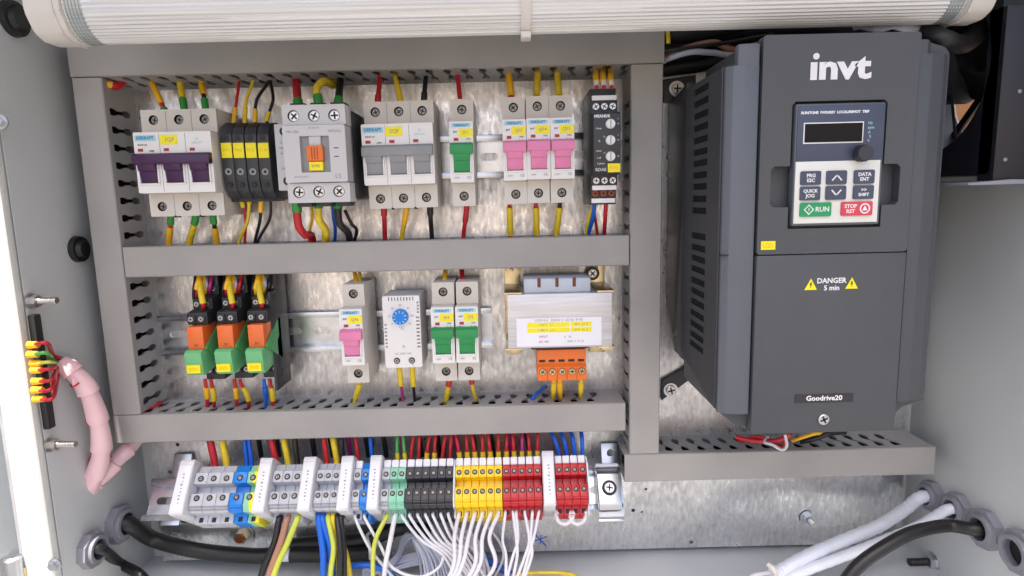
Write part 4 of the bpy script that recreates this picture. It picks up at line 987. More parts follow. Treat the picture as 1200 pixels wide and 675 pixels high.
# slim fuses
up('thin red wire rising from the slim fuse terminal nearest the purple breaker', 274, 141, 280, 98, 'wred', .0012, parts=(sl(.12, .42, 'wor', 1.5),))
up('thin yellow wire rising from the second slim fuse terminal', 287, 140, 296, 96, 'wyel', .0013, parts=(sl(.12, .42, 'wyel', 1.4),), bend=-3)
up('thin black wire bending from the third slim fuse terminal up to the duct', 299, 139, 315, 95, 'wblk', .0013, parts=(sl(.12, .38, 'wor', 1.5),), bend=-6)
up('thin black wire rising steeply beside the contactor', 313, 138, 317, 96, 'wblk', .0013, parts=(sl(.12, .34, 'wyel', 1.5),), bend=5)
up('thin red wire under the first slim fuse terminal', 283, 235, 287, 280, 'wred', .0012, parts=(sl(.1, .35, 'wyel', 1.5),), bend=3)
up('thin yellow wire under the second slim fuse terminal', 292, 235, 280, 283, 'wyel', .0014, parts=(sl(.1, .3, 'wyel', 1.4),), bend=4)
up('thin black wire under the third slim fuse terminal', 306, 235, 299, 282, 'wblk', .0013, parts=(sl(.1, .4, 'wor', 1.5),), bend=2)
up('thin black wire looping down beside the contactor', 317, 232, 303, 281, 'wblk', .0012, bend=6)
# contactor
up('thick red wire into the left top terminal of the contactor', 350, 128, 347, 94, 'wred', .0032, -.050, parts=(fe(.05, .4, f=1.15),))
wire('thick yellow wire arching into the middle top terminal of the contactor', [(374, 134, -.050), (373, 118, -.050), (371, 104, -.045), (380, 95, -.034), (390, 100, -.020), (394, 96, -.012)], .0030, 'wyel', (fe(.05, .28, f=1.15),), G0)
up('thick black wire into the right top terminal of the contactor', 396, 126, 399, 92, 'wblk', .0030, -.050, parts=(fe(.05, .4, f=1.15),))
wire('thick red wire curving down and right from the left bottom terminal of the contactor', [(348, 232, -.050), (348, 244, -.050), (350, 264, -.048), (357, 275, -.040), (365, 276, -.026), (366, 288, -.020)], .0032, 'wred', (fe(.02, .25, f=1.15),), G0)
wire('thick yellow wire below the middle bottom terminal of the contactor', [(373, 232, -.050), (373, 244, -.050), (374, 258, -.048), (382, 272, -.036), (380, 290, -.020)], .0030, 'wyel', (fe(.02, .25, f=1.15),), G0)
wire('thick black wire sweeping right below the contactor', [(396, 232, -.050), (396, 244, -.050), (398, 262, -.048), (408, 273, -.036), (411, 288, -.022)], .0030, 'wblk', (fe(.02, .25, f=1.15),), G0)
wire('thin blue wire beside the black one under the contactor', [(390, 240, -.034), (391, 255, -.032), (393, 270, -.025), (392, 288, -.018)], .0014, 'wblue', (), G0)
wire('thin yellow wire with dark sleeve left of the yellow contactor wire', [(365, 240, -.034), (366, 255, -.032), (363, 270, -.026), (362, 288, -.018)], .0013, 'wor', (), G0)
wire('thin black wire curling right under the dark contactor base', [(404, 246, -.03), (412, 262, -.03), (418, 270, -.025), (414, 286, -.018)], .0014, 'wblk', (), G0)
# grey three-pole
for (a, b, c_, d, m, s, lb) in ((443, 117, 445, 90, 'wred', None, 'red wire above the left pole of the grey breaker'), (469, 116, 463, 88, 'wyel', 'wyel', 'yellow wire above the middle pole of the grey breaker'), (497, 114, 499, 88, 'wblk', None, 'black wire above the right pole of the grey breaker'),
                           (450, 247, 451, 277, 'wred', None, 'red wire below the left pole of the grey breaker'), (476, 247, 471, 277, 'wyel', 'wor', 'yellow wire below the middle pole of the grey breaker'), (504, 246, 506, 277, 'wblk', None, 'black wire below the right pole of the grey breaker')):
    up(lb, a, b, c_, d, m, .0020, parts=(sl(.15, .5, s, 1.2),) if s else (sl(.1, .35, m, 1.3),))
up('red wire above the lone green-toggle breaker in the top row', 539, 116, 536, 86, 'wred', .0019)
up('red wire below the lone green-toggle breaker in the top row', 547, 243, 543, 277, 'wred', .0018, parts=(sl(.15, .5, 'wred', 1.3),))
for i, (xa, xb, xc, xd) in enumerate(((599, 596, 597, 598), (629, 630, 628, 629), (655, 653, 656, 652))):
    w3 = ('left', 'middle', 'right')[i]
    up('yellow sleeved wire above the %s pink breaker of the trio' % w3, xa, 113, xb, 86, 'wred', .0018, parts=(sl(.25, .85, 'wyel' if i else 'wor', 1.5),))
    up('yellow and red wire below the %s pink breaker of the trio' % w3, xc, 240, xd, 275, 'wred' if i < 2 else 'wblk', .0017, parts=(sl(.3, .75, 'wyel', 1.5),))
# monitoring relay
for i, x in enumerate((699, 707.5, 716.5)):
    wire('short wire in an orange sleeve on top of the slim black relay, %s one' % ('left', 'middle', 'right')[i], [(x + .5, 108, -.048), (x, 100, -.048), (x - 1, 90, -.038), (x - 1, 82, -.022), (x - 1, 72, -.018)], .0016, 'wred', (sl(.34, .78, 'wor', 1.5), (.22, .34, 'whitep', 1.2, 'white_ring')), G0)
up('yellow wire peeking out under the slim black relay', 697, 238, 687, 275, 'wyel', .0017, Y0=-.035, bend=-2)
up('blue wire slanting down left under the slim black relay', 697, 234, 689, 275, 'wblue', .0018, Y0=-.046, bend=2)
up('red wire under the left terminal of the slim black relay', 694, 230, 700, 274, 'wred', .0012, Y0=-.030)
up('red wire under the right terminal of the slim black relay', 710, 238, 708, 276, 'wred', .0017, Y0=-.042)
# interface relays
k = 0
for i, x in enumerate((236, 270.5, 305)):
    nm = ('left', 'middle', 'right')[i]
    wire('red wire with a long yellow sleeve over the %s orange relay' % nm, [(x + 2, 362, -.041), (x + 2, 356, -.046), (x - 1, 340, -.040), (x - 1, 324, -.026), (x - 1, 314, -.020)], .0016, 'wred', (sl(.25, .62, 'wyel', 1.5),), G0)
    wire('red wire with a short orange sleeve over the %s orange relay' % nm, [(x - 5, 348, -.030), (x - 5, 338, -.036), (x - 2, 324, -.030), (x - 3, 314, -.020)], .0015, 'wred' if i != 2 else 'wor', (sl(.3, .8, 'wor', 1.5),), G0)
    wire('dark red wire at the right top corner of the %s orange relay' % nm, [(x + 9, 346, -.026), (x + 10, 336, -.032), (x + 13, 322, -.026), (x + 14, 312, -.020)], .0014, ('wpur', 'wred', 'wblk')[i], (), G0)
    wire('grey wire beside the dark red one above the %s orange relay' % nm, [(x + 5, 344, -.026), (x + 6, 334, -.032), (x + 6, 322, -.024), (x + 7, 312, -.020)], .0012, 'wgw', (), G0)
    wire('wire with a yellow sleeve under the left foot of the %s orange relay' % nm, [(x + 4, 444, -.030), (x + 5, 450, -.031), (x + 6, 460, -.028), (x + 7, 468, -.024), (x + 7, 482, -.020)], .0015, ('wred', 'wred', 'wblue')[i], (sl(.35, .7, 'wor' if i < 2 else 'wblue', 1.4),), G0)
    wire('wire with a yellow sleeve under the right foot of the %s orange relay' % nm, [(x + 11, 444, -.030), (x + 12, 450, -.031), (x + 14 + 4 * (i == 1), 460, -.028), (x + 15 + 6 * (i == 1), 470, -.024), (x + 15 + 6 * (i == 1), 482, -.020)], .0015, 'wred', (sl(.35, .72, 'wyel', 1.5),), G0)
for i, x in enumerate((236, 270.5, 305)):
    nm = ('left', 'middle', 'right')[i]
    wire('yellow sleeved wire tucked behind the red ones over the %s orange relay' % nm, [(x + 3, 348, -.026), (x + 4, 338, -.031), (x + 3, 326, -.028), (x + 4, 312, -.020)], .0014, 'wyel', (sl(.2, .6, 'wor', 1.4),), G0)
    wire('thin black wire at the left top edge of the %s orange relay' % nm, [(x - 9, 350, -.028), (x - 9, 340, -.032), (x - 7, 326, -.028), (x - 6, 312, -.020)], .0013, 'wblk', (), G0)
# pink lower, thermostat, greens
up('yellow sleeved wire above the lone pink breaker of the lower row', 416, 333, 415, 316, 'wor', .0019, bend=1)
up('second darker wire above the lone pink breaker of the lower row', 422, 333, 421, 316, 'wyel', .0015)
up('yellow wire below the lone pink breaker of the lower row', 421, 451, 415, 473, 'wyel', .0017, parts=(sl(.2, .6, 'wyel', 1.4),))
up('purple wire with a yellow sleeve under the left side of the thermostat', 468, 432, 472, 470, 'wpur', .0013, Y0=-.032, parts=(sl(.05, .5, 'wyel', 1.9),))
up('black wire with a yellow sleeve under the right side of the thermostat', 483, 432, 486, 471, 'wblk', .0013, Y0=-.032, parts=(sl(.05, .5, 'wyel', 1.9),))
up('orange sleeved wire above the left green breaker of the lower row', 521, 328, 522, 314, 'wor', .0019)
up('red wire above the right green breaker of the lower row', 542, 328, 541, 314, 'wred', .0021)
up('yellow wire below the left green breaker of the lower row', 526, 450, 522, 473, 'wyel', .0017, parts=(sl(.12, .3, 'wred', 1.4), sl(.32, .7, 'wyel', 1.3)))
up('yellow and black wire below the right green breaker of the lower row', 553, 449, 558, 472, 'wyel', .0016, parts=(sl(.12, .26, 'wred', 1.4), sl(.7, .9, 'wblk', 1.2)))
# orange strip wires
for i, (x, m, xe) in enumerate(((649, 'wyel', 648), (656, 'wor', 657), (681, 'wyel', 680))):
    up('yellow wire %s under the orange terminal strip' % ('leftmost', 'in the middle', 'rightmost')[i], x, 449, xe, 470, m, .0019, Y0=-.040, parts=(sl(.2, .5, m, 1.25),))
wire('short blue wire slipping into the duct left of the orange strip', [(640, 452, -.016), (633, 458, -.018), (626, 464, -.022), (622, 474, -.026)], .0016, 'wblue', (), G0)
# in the top left corner
wire('striped red and yellow wires crossing the duct corner at the top left', [(121, 101, -.030), (128, 99, -.030), (137, 101, -.026), (146, 94, -.020)], .0030, 'wred', (sl(.15, .45, 'wor', 1.05),), G0)
wire('yellow wire tucked behind the red one in the top left duct corner', [(118, 104, -.026), (128, 104, -.026), (140, 99, -.020), (147, 90, -.016)], .0022, 'wor', (), G0)
def bundle(A, B, lb, spread, mats, r=.0037):
    """the cores packed inside a closed duct, glimpsed through its slots"""
    for i, o_ in enumerate(spread):
        off = Vector(o_); N_ = 12
        pts = [A.lerp(B, j / N_) + off + Vector([random.uniform(-.0007, .0007) for _ in range(3)]) for j in range(N_ + 1)]
        m = mats[i % len(mats)]; cn = {'wpack': 'black', 'wdbr': 'dark ochre', 'wdred': 'dark red', 'wpur': 'magenta'}[m]
        wire('%s wire packed inside the %s' % (cn, lb), pts, r, m, (), 'wires packed inside the %s' % lb, k=2)
def hs_(sgn): return [(0, y, sgn * z) for z in (.0005, -.0065) for y in (-.0085, -.0165, -.0245, -.0325)]
bundle(Vector((xl + .02, 0, (zj + zt) / 2 - .003)), Vector((xr - .02, 0, (zj + zt) / 2 - .003)), 'top duct', hs_(-1), ('wpack', 'wpack', 'wpack', 'wdbr'))
bundle(Vector((xli + .006, 0, (zm + zm2) / 2 + .003)), Vector((xri - .006, 0, (zm + zm2) / 2 + .003)), 'middle duct', hs_(1), ('wpack', 'wpack', 'wdred', 'wpack'))
bundle(Vector((xl + .01, 0, (zb + zb2) / 2 + .001)), Vector((xri - .01, 0, (zb + zb2) / 2 + .001)), 'lower duct', hs_(1), ('wpack', 'wpur', 'wpack', 'wdred'))
bundle(Vector((xri, 0, (zc + zc2) / 2 + .001)), Vector((xcr - .006, 0, (zc + zc2) / 2 + .001)), 'short duct under the drive', hs_(1), ('wpack', 'wpack'))
vs_ = [(x, y, 0) for x in (.0010, -.0065) for y in (-.0085, -.0165, -.0245, -.0325)]
bundle(Vector(((xl + xli) / 2, 0, zb + .01)), Vector(((xl + xli) / 2, 0, zj - .01)), 'left vertical duct', vs_, ('wpack', 'wpack', 'wdbr', 'wdbr'))
bundle(Vector(((xri + xr) / 2, 0, zc + .01)), Vector(((xri + xr) / 2, 0, zj - .01)), 'right vertical duct', [(-x, y, 0) for x, y, _ in vs_], ('wpack', 'wpack'))
wire('bent red wire showing through the lowest slot of the left duct', [(166, 484, -.030), (172, 479, -.026), (181, 478, -.018), (188, 472, -.012)], .0022, 'wred', (), 'wires lying inside the ducts')
# ---- wires between lower duct and terminal row
def toprow(x, m, xs, lb, r=.0017, sleeve=None, y0=531, ys=497):
    xw = at(x, 538, loc_rail(0, -.0300, .016).y).x
    pts = [loc_rail(xw, -.0300, .016), loc_rail(xw, -.0285, .0235), at((x * .6 + xs * .4), 515, -.030), at(xs, ys, -.020), at(xs, ys - 20, -.016)]
    wire(lb, pts, r, m, ((.02, .34, sleeve, 1.35, SL),) if sleeve else (), 'wires from the lower duct to the terminals')
toprow(247, 'wred', 245, 'thick red wire entering the far-left grey terminals from above', .0030)
toprow(261, 'wyel', 259, 'thick yellow wire entering the far-left grey terminals from above', .0030)
toprow(285, 'wblue', 289, 'left blue wire above the wide blue terminal', .0018); toprow(291, 'wblue', 292, 'right blue wire above the wide blue terminal', .0018)
toprow(320, 'wred', 314, 'thick red wire above the second grey terminal group', .0026); toprow(334, 'wyel', 330, 'thick yellow wire above the second grey terminal group', .0026); toprow(345, 'wblk', 346, 'black wire above the second grey terminal group', .0024)
toprow(380, 'wred', 379, 'red wire above the third grey terminal group', .0022); toprow(392, 'wyel', 388, 'yellow wire above the third grey terminal group', .0026); toprow(399, 'wblk', 401, 'black wire above the third grey terminal group', .0022)
toprow(418, 'wred', 415, 'red wire above the narrow grey terminal', .0016); toprow(434, 'wblue', 434, 'blue wire above the narrow blue terminal', .0018)
toprow(464, 'wgrn', 467, 'left green wire above the pale green terminals', .0014, 'wyel'); toprow(473, 'wgrn', 472, 'right green wire above the pale green terminals', .0014, 'wyel')
for i in range(6):
    toprow(480 + 9.3 * i, 'wred', 488 + 9.3 * i + (-3 if i % 2 else 2), '%s red wire above the black terminals from the left' % ordn[i], .0015, 'wyel' if i in (2, 3) else None)
for i in range(6):
    toprow(538 + 9.2 * i, 'wred', 533 + 9.6 * i + (3 if i % 2 else -2), '%s red wire with yellow ferrule above the yellow terminals' % ordn[i], .0016, 'wyel')
for i in range(5):
    toprow(593.5 + 9.2 * i, 'wred' if i != 2 else 'wpur', 592 + 9 * i + (-2 if i % 2 else 2), '%s red wire above the red terminals from the left' % ordn[i], .0015, 'wyel')
for i in range(4):
    toprow(656 + 9.2 * i, 'wblue', 641 + 13 * i, '%s blue wire above the right-hand red terminals from the left' % ordn[i], .0018)
# dark filler wires in the shade behind
for i in range(16):
    x = 300 + i * 21
    wire('dark wire in the shadow between lower duct and rail, %s' % ('near the brackets' if i < 7 else 'near the black blocks' if i < 12 else 'near the red blocks'), [at(x, 496, -.010), at(x + 3, 515, -.012), at(x + 6, 535, -.010)], .0022, ('wblk', 'wblk', 'wpur')[i % 3], (), 'dark wires behind the terminal row')
# ---- bottom of terminal row
def lowpt(x, dx=0, out=-.031, z=-.0225): return loc_rail(at(x, 590, yf).x + dx + random.uniform(-.0003, .0003), out, z)
def low(x, m, r, path, lb, parts=(), group='wires leaving the terminals downwards', **k):
    a = lowpt(x, 0, -.027, -.0205); b = lowpt(x, 0, -.0325, -.0235)
    path = [q for q in path if q[1] > 624] or path[-1:]
    return wire(lb, [a, b] + [at(*p) for p in path], r, m, parts, group, **k)
low(328, 'wblk', .0027, [(325, 610, -.066), (322, 635, -.070), (308, 668, -.075), (304, 690, -.08)], 'black core of the three thick hanging wires')
low(337, 'wbrn', .0027, [(334, 615, -.066), (329, 635, -.072), (318, 665, -.075), (312, 690, -.08)], 'brown core of the three thick hanging wires')
low(349, 'wyg', .0025, [(343, 612, -.066), (336, 638, -.072), (325, 662, -.075), (316, 690, -.08)], 'yellow-green core of the three thick hanging wires')
low(374, 'wblue', .0027, [(376, 615, -.066), (379, 650, -.074), (378, 700, -.08)], 'straight blue hanging wire left of its twin')
low(379, 'wblue', .0027, [(383, 615, -.064), (387, 640, -.070), (389, 665, -.070), (390, 700, -.07)], 'bent blue hanging wire right of its twin')
low(385, 'wyg', .0022, [(387, 615, -.068), (391, 640, -.074), (388, 668, -.078), (386, 700, -.08)], 'green and yellow hanging wire between blue and black')
low(391, 'wyel', .0020, [(393, 612, -.064), (396, 640, -.066), (397, 670, -.064), (396, 700, -.06)], 'thin yellow wire partly hidden by the black hanging wires')
low(396, 'wblk', .0024, [(398, 615, -.070), (399, 645, -.076), (397, 700, -.08)], 'left black hanging wire')
low(400, 'wblk', .0024, [(402, 615, -.066), (403, 645, -.072), (403, 700, -.078)], 'right black hanging wire')
wire('thick yellow wire rising from below beside the black hanging wires', [(411, 700, -.070), (409, 675, -.068), (406, 655, -.064), (402, 641, -.056), (399, 630, -.050)], .0028, 'wyel', (), 'wires leaving the terminals downwards')
wire('thick blue wire crossing low behind the hanging wires', [(385, 685, -.050), (402, 668, -.048), (425, 662, -.046), (450, 668, -.046), (470, 685, -.046)], .0026, 'wblue', (), 'wires leaving the terminals downwards')
GW = 'thin white wires leaving the terminals'
WR = .00125
low(417, 'wwh', WR, [(420, 612, -.066), (432, 640, -.070), (450, 664, -.070), (475, 692, -.070)], 'white wire leaving the narrow grey terminal', group=GW)
low(428, 'wwh', WR, [(434, 615, -.066), (446, 640, -.072), (460, 665, -.076), (490, 676, -.076), (515, 664, -.070), (521, 640, -.060)], 'white wire leaving the narrow blue terminal in a long loop', group=GW)
low(453, 'wyg', .0019, [(449, 615, -.068), (441, 630, -.074), (437, 655, -.078), (438, 700, -.080)], 'yellow-green wire leaving the narrow grey terminal by the green pair', group=GW)
low(463, 'wwh', .0020, [(461, 612, -.068), (457, 635, -.076), (452, 660, -.080), (448, 695, -.084)], 'white wire dropping straight from the pale green pair', group=GW)
ends = [(540, 668), (548, 672), (556, 676), (560, 682), (566, 690), (568, 690), (560, 664)]
for i in range(7):
    x = 472.5 + 8.9 * i
    e = ends[i]
    low(x, 'wwh', WR, [(x + 3 + (6 - i) * .3, 610, -.062), (x + 20 - i * 1.5, 632, -.066), (x + 46 - i * 3.5, 650, -.066), (e[0] - 6 + i * 2, e[1] + 8, -.066), (e[0] + 4 + i * 3, e[1] + 30, -.066)], 'white wire curving right, %s from the left under the black terminals' % (ordn + ['seventh'])[i], group=GW)
ye = [(520, 690), (524, 690), (528, 690), (541, 690), (546, 690), (562, 690)]
for i in range(6):
    x = 537.5 + 9.2 * i
    low(x, 'wwh', .0017, [(x - 1, 606, -.068), (x - 5 - i, 630, -.076), (ye[i][0] + 12 + i * 1.3, 660, -.080), (ye[i][0], ye[i][1], -.084)], 'white wire slanting down left, %s under the yellow terminals' % ordn[i], ((.0, .17, 'wbrn', 1.02, 'pink_end'),) if False else (), group=GW)
re_ = [(592, 589), (600, 606, ), (608, 600), (612, 612), (617, 603)]
for i, (x, m1, m2, e) in enumerate(((592, 589, 593, 592), (601, 605, 606, 598), (605, 607, 601, 590), (615, 620, 617, 600), (623, 622, 625, 609), (631, 625, 621, 608))):
    low(x, 'wwh', WR, [(x - (2 if i == 0 else -1), 610, -.064), (m1, 632, -.070), (m2 - (2 if i > 2 else 0), 652, -.074), (e, 692, -.078)], 'white wire hanging loosely, %s under the first red terminals' % ordn[i], group=GW)
for j, (a, b) in enumerate(((653, 671), (669, 686))):
    A0, A1 = lowpt(a, 0, -.030, -.024), lowpt(b, 0, -.030, -.024)
    c_ = (a + b) / 2
    wire('%s small white loop joining two red terminals' % ('left', 'right')[j], [A0, at(a - 2, 598, -.058), at(a + 1, 610, -.060), at(c_, 614, -.060), at(b - 1, 609, -.060), at(b + 1, 598, -.058), A1], .0017, 'wwh', (), GW)
for i, (pts, lb) in enumerate((([(566, 612, -.030), (574, 620, -.032), (585, 635, -.032), (590, 650, -.034), (584, 668, -.034), (570, 690, -.034)], 'thin white wire curling behind the yellow group'), ([(548, 640, -.030), (560, 652, -.032), (567, 668, -.034), (570, 690, -.034)], 'thin white wire low behind the slanting white wires'))):
    wire(lb, pts, .0012, 'wwh', (), GW)
# pale grey cable hank: strands arrive from the left, fold over at the top and fan down to the right
random.seed(21)
for i in range(10):
    f = i / 9; j = random.uniform(-1, 1)
    wire(('pale grey' if i % 3 else 'gap-shade grey') + ' strand of the bent hank under the black terminals', [(452 - 8 * f, 662 + 14 * f, -.026), (466, 648 + 10 * f + j, -.030), (471 + 3 * f, 632 + 5 * f, -.038 - .006 * f), (479 + 7 * f, 626 + 3 * f + j, -.042 - .006 * f), (487 + 18 * f, 640 - 4 * f, -.046 - .004 * f), (493 + 29 * f + j, 660 - 4 * f, -.048), (497 + 40 * f, 700, -.050)], .0012, 'wgw' if i % 3 else 'wgd', (), 'pale grey strands of the hank')
for i in range(7):
    j = random.uniform(-3, 3); f = i / 6
    wire('pale grey wire running flat behind the hank', [(425, 668 + 8 * f, -.024), (452, 662 + 9 * f + j, -.026), (485, 648 + 14 * f, -.030), (515 + j, 645 + 12 * f, -.034), (535 + j, 655 + 12 * f, -.038), (550 + 4 * j, 695, -.042)], .0012, 'wgw', (), 'flat pale grey wires behind the hank')
for i in range(7):
    f = i / 6; j = random.uniform(-3, 3)
    wire('pale grey wire looping at the right of the hank', [(500 + f * 12, 634, -.040), (520 + f * 10 + j, 637 + f * 5, -.044), (531 + f * 7, 650 + f * 3 + j, -.046), (530 + f * 6 + j, 672, -.048), (518 + f * 14, 698, -.050)], .0012, 'wwh', (), 'pale looping wires right of the hank')
for i in range(8):
    f = i / 7; j = random.uniform(-4, 4)
    wire('pale grey wire dropping behind the yellow group', [(528 + f * 20, 618 + 3 * f, -.030), (546 + f * 12 + j, 636, -.036), (557 + f * 12, 652 + j, -.038), (552 + f * 18 + j, 674, -.040), (548 + f * 22, 698, -.042)], .0013, 'wwh' if i % 2 else 'wgw', (), 'pale wires behind the yellow group')
wire('thick blue cable lying low behind the white wires', [(560, 650, -.02), (580, 662, -.022), (600, 675, -.024), (620, 700, -.026)], .0032, 'wblue', (), None)
wire('thin yellow wire lying along the bottom of the cabinet', [(590, 690, -.05), (606, 674, -.048), (640, 671, -.044), (672, 674, -.040), (700, 690, -.036)], .0016, 'wyel', (), None)
# ---- big black cables left
wire('thick black cable sweeping from the upper left gland to the right', [Vector((XL - .004, gl1.y, gl1.z)), Vector((XL + .012, gl1.y - .001, gl1.z)), at(180, 632, -.014), at(230, 645, -.020), at(290, 651, -.022), at(316, 651, -.022)], .0066, 'rubber', (), None, 'power_cable', 'cable', n=16)
wire('thick black cable piece continuing to the right behind the hanging wires', [(341, 650, -.022), (380, 650, -.022), (425, 649, -.022), (432, 649, -.022)], .0066, 'rubber', ((.0, .03, 'rubber', 1.03, 'cut_end'),), None, 'power_cable', 'cable', n=16)
wire('white sheath joining the two black cable lengths', [(314, 651, -.022), (325, 651, -.022), (343, 650, -.022)], .0056, 'whitew', (), None, 'cable_sheath', 'sheath', n=16)
wire('black flexible conduit above the thick cable', [(340, 640, -.012), (372, 637, -.012), (400, 636, -.012), (430, 632, -.012), (470, 618, -.012), (505, 622, -.010)], .0070, 'rubber', (), None, 'tubing', 'tubing', n=16)  # black tube drawn along the dark band above the cable
wire('thin black cable dropping from the lower left gland', [Vector((XL - .004, gl2.y, gl2.z)), Vector((XL + .010, gl2.y, gl2.z)), at(140, 660, -.030), at(162, 672, -.036), at(178, 690, -.040)], .0042, 'rubber', (), None, 'power_cable', 'cable', n=14)
t = wire('white cable tie standing up on the black conduit', [(434, 655, -.036), (433, 640, -.038), (430, 628, -.030), (436, 622, -.020)], .0014, 'wwh', (), None, 'cable_tie', 'cable tie')
# ---- right cables
def wrapped(label, pts, r, m, name='wrapped_cable', turns=22, group=None):
    C = crom(P3(pts), 14); o = C[0].copy(); mb = MB(); rs = []
    n = len(C)
    for i in range(n): rs.append(r * (1 + .12 * ((i * turns / n) % 1.0)))
    mb.tube([c - o for c in C], rs, m, 16); ob = mb.build(name, None, o, angle=24); tag(ob, label, 'cable', group); return ob
wrapped('upper white spiral-wrapped cable from the first right gland', [Vector((XR + .002, gr1.y, gr1.z)), Vector((XR - .014, gr1.y - .002, gr1.z)), at(1060, 597, -.020), at(1030, 616, -.036), at(990, 633, -.050), at(950, 650, -.060), at(918, 667, -.066), at(905, 674, -.07)], .0050, 'whitew')
wrapped('lower white cable from the second right gland', [Vector((XR + .002, gr2.y, gr2.z)), Vector((XR - .012, gr2.y, gr2.z)), at(1080, 615, -.044), at(1030, 636, -.056), at(980, 655, -.064), at(930, 674, -.070), at(900, 690, -.074)], .0040, 'whitew', turns=30)
wire('black cable arching from the third right gland', [Vector((XR + .002, gr3.y, gr3.z)), Vector((XR - .012, gr3.y, gr3.z)), at(1110, 616, -.075), at(1070, 624, -.085), at(1035, 642, -.092), at(1005, 664, -.096), at(985, 690, -.10)], .0050, 'rubber', (), None, 'power_cable', 'cable', n=14)
wire('cream cable tie around the end of the white wrapped cable', [(900, 661, -.074), (907, 668, -.078), (910, 678, -.072)], .0022, 'lampc', (), None, 'cable_tie', 'cable tie')
wire('thin cream wires running left out of the white wrapped cable', [(906, 671, -.068), (895, 672, -.066), (880, 676, -.062), (865, 690, -.058)], .0018, 'wwh', (), None)
wire('red fan wires lying on the short duct under the drive', [(862, 512, -.030), (880, 516, -.034), (905, 517, -.040), (920, 513, -.044), (926, 508, -.046)], .0022, 'wred', (), None)
wire('second red wire bunched on the short duct under the drive', [(866, 517, -.026), (890, 512, -.034), (908, 522, -.042), (918, 524, -.043), (922, 510, -.045)], .0018, 'wred', (), None)
wire('pale loop wire tied round the red wires under the drive', [(900, 512, -.036), (896, 518, -.040), (905, 521, -.044), (916, 527, -.046), (922, 522, -.046), (920, 509, -.046)], .0013, 'wwh', (), None)
wire('yellow wire under the right part of the drive', [(928, 517, -.030), (942, 512, -.034), (955, 508, -.036), (968, 508, -.030)], .0016, 'wor', (), None)
wire('black wire beside the yellow one under the drive', [(938, 518, -.028), (955, 514, -.034), (972, 508, -.034), (990, 506, -.028)], .0022, 'wblk', (), None)
# ---- cables above the drive
for i, (pts, r, m, lb) in enumerate((([(768, 78, -.020), (785, 68, -.030), (810, 61, -.034), (835, 62, -.034), (862, 64, -.030), (900, 50, -.02)], .0024, 'wgw', 'pale wire arching over the left shoulder of the drive'),
                          ([(768, 72, -.016), (800, 58, -.024), (835, 50, -.028), (860, 58, -.03), (890, 52, -.02)], .0026, 'wbrn', 'brownish wire arching under the tube light beside the drive'),
                          ([(770, 66, -.014), (810, 55, -.018), (850, 42, -.020), (900, 30, -.02)], .0022, 'wbrn', 'brown wire rising to the right behind the tube light'),
                          ([(765, 60, -.030), (800, 57, -.034), (850, 50, -.034), (905, 40, -.03)], .0016, 'wblk', 'thin black wire above the drive'))):
    wire(lb, pts, r, m, (), 'wires crossing above the drive')
for i, (pts, r) in enumerate((([(768, 52, -.012), (810, 48, -.014), (860, 36, -.016), (960, 30, -.016), (1080, 26, -.016)], .010), ([(770, 66, -.006), (820, 62, -.008), (850, 52, -.008), (900, 44, -.008)], .007), ([(768, 40, -.02), (820, 36, -.022), (880, 24, -.022), (960, 16, -.022), (1080, 12, -.022)], .009), ([(768, 82, -.006), (800, 78, -.006), (840, 72, -.006), (880, 60, -.006)], .006))):
    wire('%s added dark cable hiding bright plate behind the tube light, left of the drive' % ordn[i], pts, r, 'rubber', (), 'added dark cables shading the gap above the drive')  # added to darken the bright plate between lamp and drive
for i in range(5):
    wire('thin pale twisted wire above the right top edge of the drive', [(1000, 30 + i, -.10), (1030, 36 - i * 2, -.11), (1060, 28 + i * 2, -.112), (1085, 30 + i, -.108), (1100, 24 + i * 2, -.10)], .0012, 'wgw', (), 'twisted wires over the drive')
wire('black cable bundle coming over the right top corner of the drive', [(1085, 36, -.11), (1105, 46, -.12), (1128, 52, -.11), (1145, 40, -.10), (1160, 20, -.09)], .0060, 'rubber', (), None, 'cable_bundle', 'cable bundle', n=14)
wire('yellow wire end sticking up at the right end of the top duct', [(782, 36, -.036), (783, 44, -.038), (783, 51, -.038)], .0018, 'wyel', (), None)
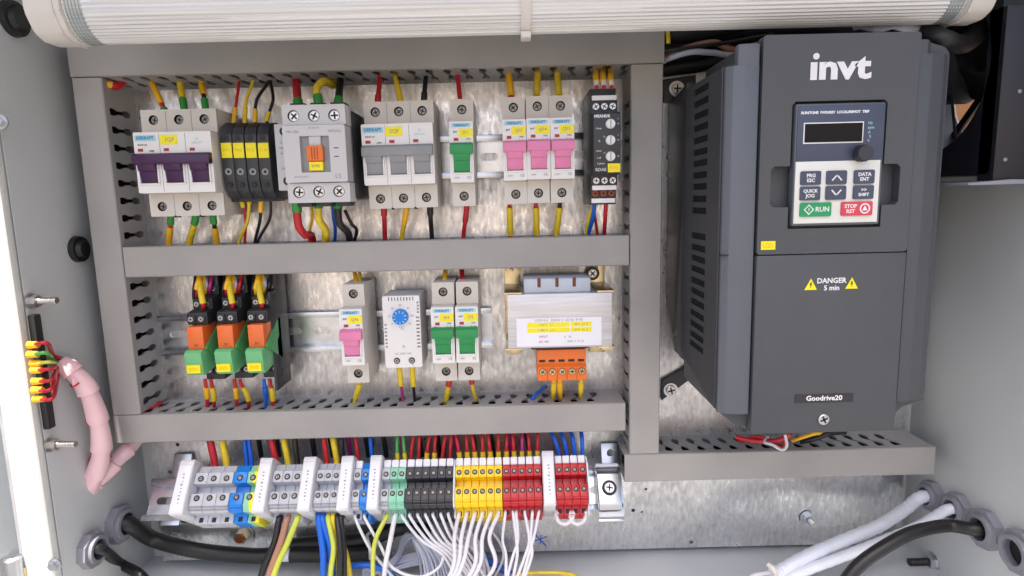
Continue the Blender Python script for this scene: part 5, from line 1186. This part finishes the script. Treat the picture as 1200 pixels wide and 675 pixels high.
# ---- left wall connector and pink wrap
A = atX(38, 368, XL); Bq = atX(52, 503, XL)
t = thing('connector_strip', 'black vertical strip on the left wall between two studs', 'connector', (XL, (A.y + Bq.y) / 2, (A.z + Bq.z) / 2))
mb = MB(); mb.box(0, .005, -.0035, .0035, (Bq.z - A.z) / 2, (A.z - Bq.z) / 2, 'rubber', bev=.001); mb.build('strip_body', t)
cy = (A.y + Bq.y) / 2
for i in range(7):
    f = i / 6; p = atX(37 + 6 * f + random.uniform(-1.5, 1.5), 404 + 62 * f + random.uniform(-1.5, 1.5), XL + .006)
    q = thing('plug_contact', 'yellow plug contact on the black strip, %s from the top' % (ordn + ['seventh'])[i], 'plug contact', p, 'yellow plug contacts on the black strip')
    mb = MB(); mb.cyl((-.002, 0, 0), .0028, .007, 'wor', 'x', n=12, r2=.0022); mb.build('contact_sleeve', q)
    m = ('wred', 'wgrn', 'wyg', 'wred', 'wred', 'wred', 'wred')[i]
    wire('%s wire fanning out from the black strip, %s from the top' % ({'wred': 'red', 'wgrn': 'green', 'wyg': 'yellow-green', 'wgw': 'grey'}[m], (ordn + ['seventh'])[i]), [p, p + Vector((.012, -.001, .001)), at(64 + 5 * f + random.uniform(-2, 2), 417 + 20 * f + random.uniform(-4, 4), -.075 + random.uniform(-.004, .004)), at(82 - 4 * f, 424 + 8 * f, -.072), at(90, 438, -.070)], .0014, m, (), 'wires fanning out of the black strip')
def spiralwrap(label, pts, r, m, turns, rs=None):
    C = crom(P3(pts), 26); o = C[0].copy(); mb = MB(); n = len(C); R = []
    for i in range(n):
        ph = (i * turns / n) % 1.0; R.append(r * (1 + .30 * ph) * (1 if i > 2 else .9))
    mb.tube([c - o for c in C], R, m, 20); ob = mb.build('spiral_wrap', None, o, angle=24); tag(ob, label, 'cable wrap'); return ob, C, o
wp, C, o = spiralwrap('pale pink spiral wrap around the wires on the left wall', [(70, 424, -.074), (84, 434, -.072), (100, 452, -.070), (111, 478, -.066), (118, 508, -.062), (118, 535, -.058), (110, 560, -.054), (103, 574, -.050)], .0060, 'pinkw', 6)
for j in range(3):
    i = int(len(C) * (.22 + .26 * j)); p = C[i] - o; d = (C[i + 1] - C[i - 1]).normalized()
    q = MB(); ring = []
    a_ = d.cross(Vector((0, 1, .1))).normalized(); b_ = d.cross(a_)
    for k in range(8):
        u = 2 * math.pi * (k + 3 + 2 * j) / 16; ring.append(p + (a_ * math.cos(u) + b_ * math.sin(u)) * .0077 + d * .0035 * math.sin(u))
    q.tube(ring, .0006, 'wred', 6); q.build('red_gap', wp)
wp2, C2, o2 = spiralwrap('short pink spiral wrap turning up behind the lower duct', [(102, 572, -.046), (112, 566, -.046), (126, 552, -.042), (140, 536, -.034), (152, 524, -.026), (160, 512, -.018)], .0056, 'pinkw', 4)
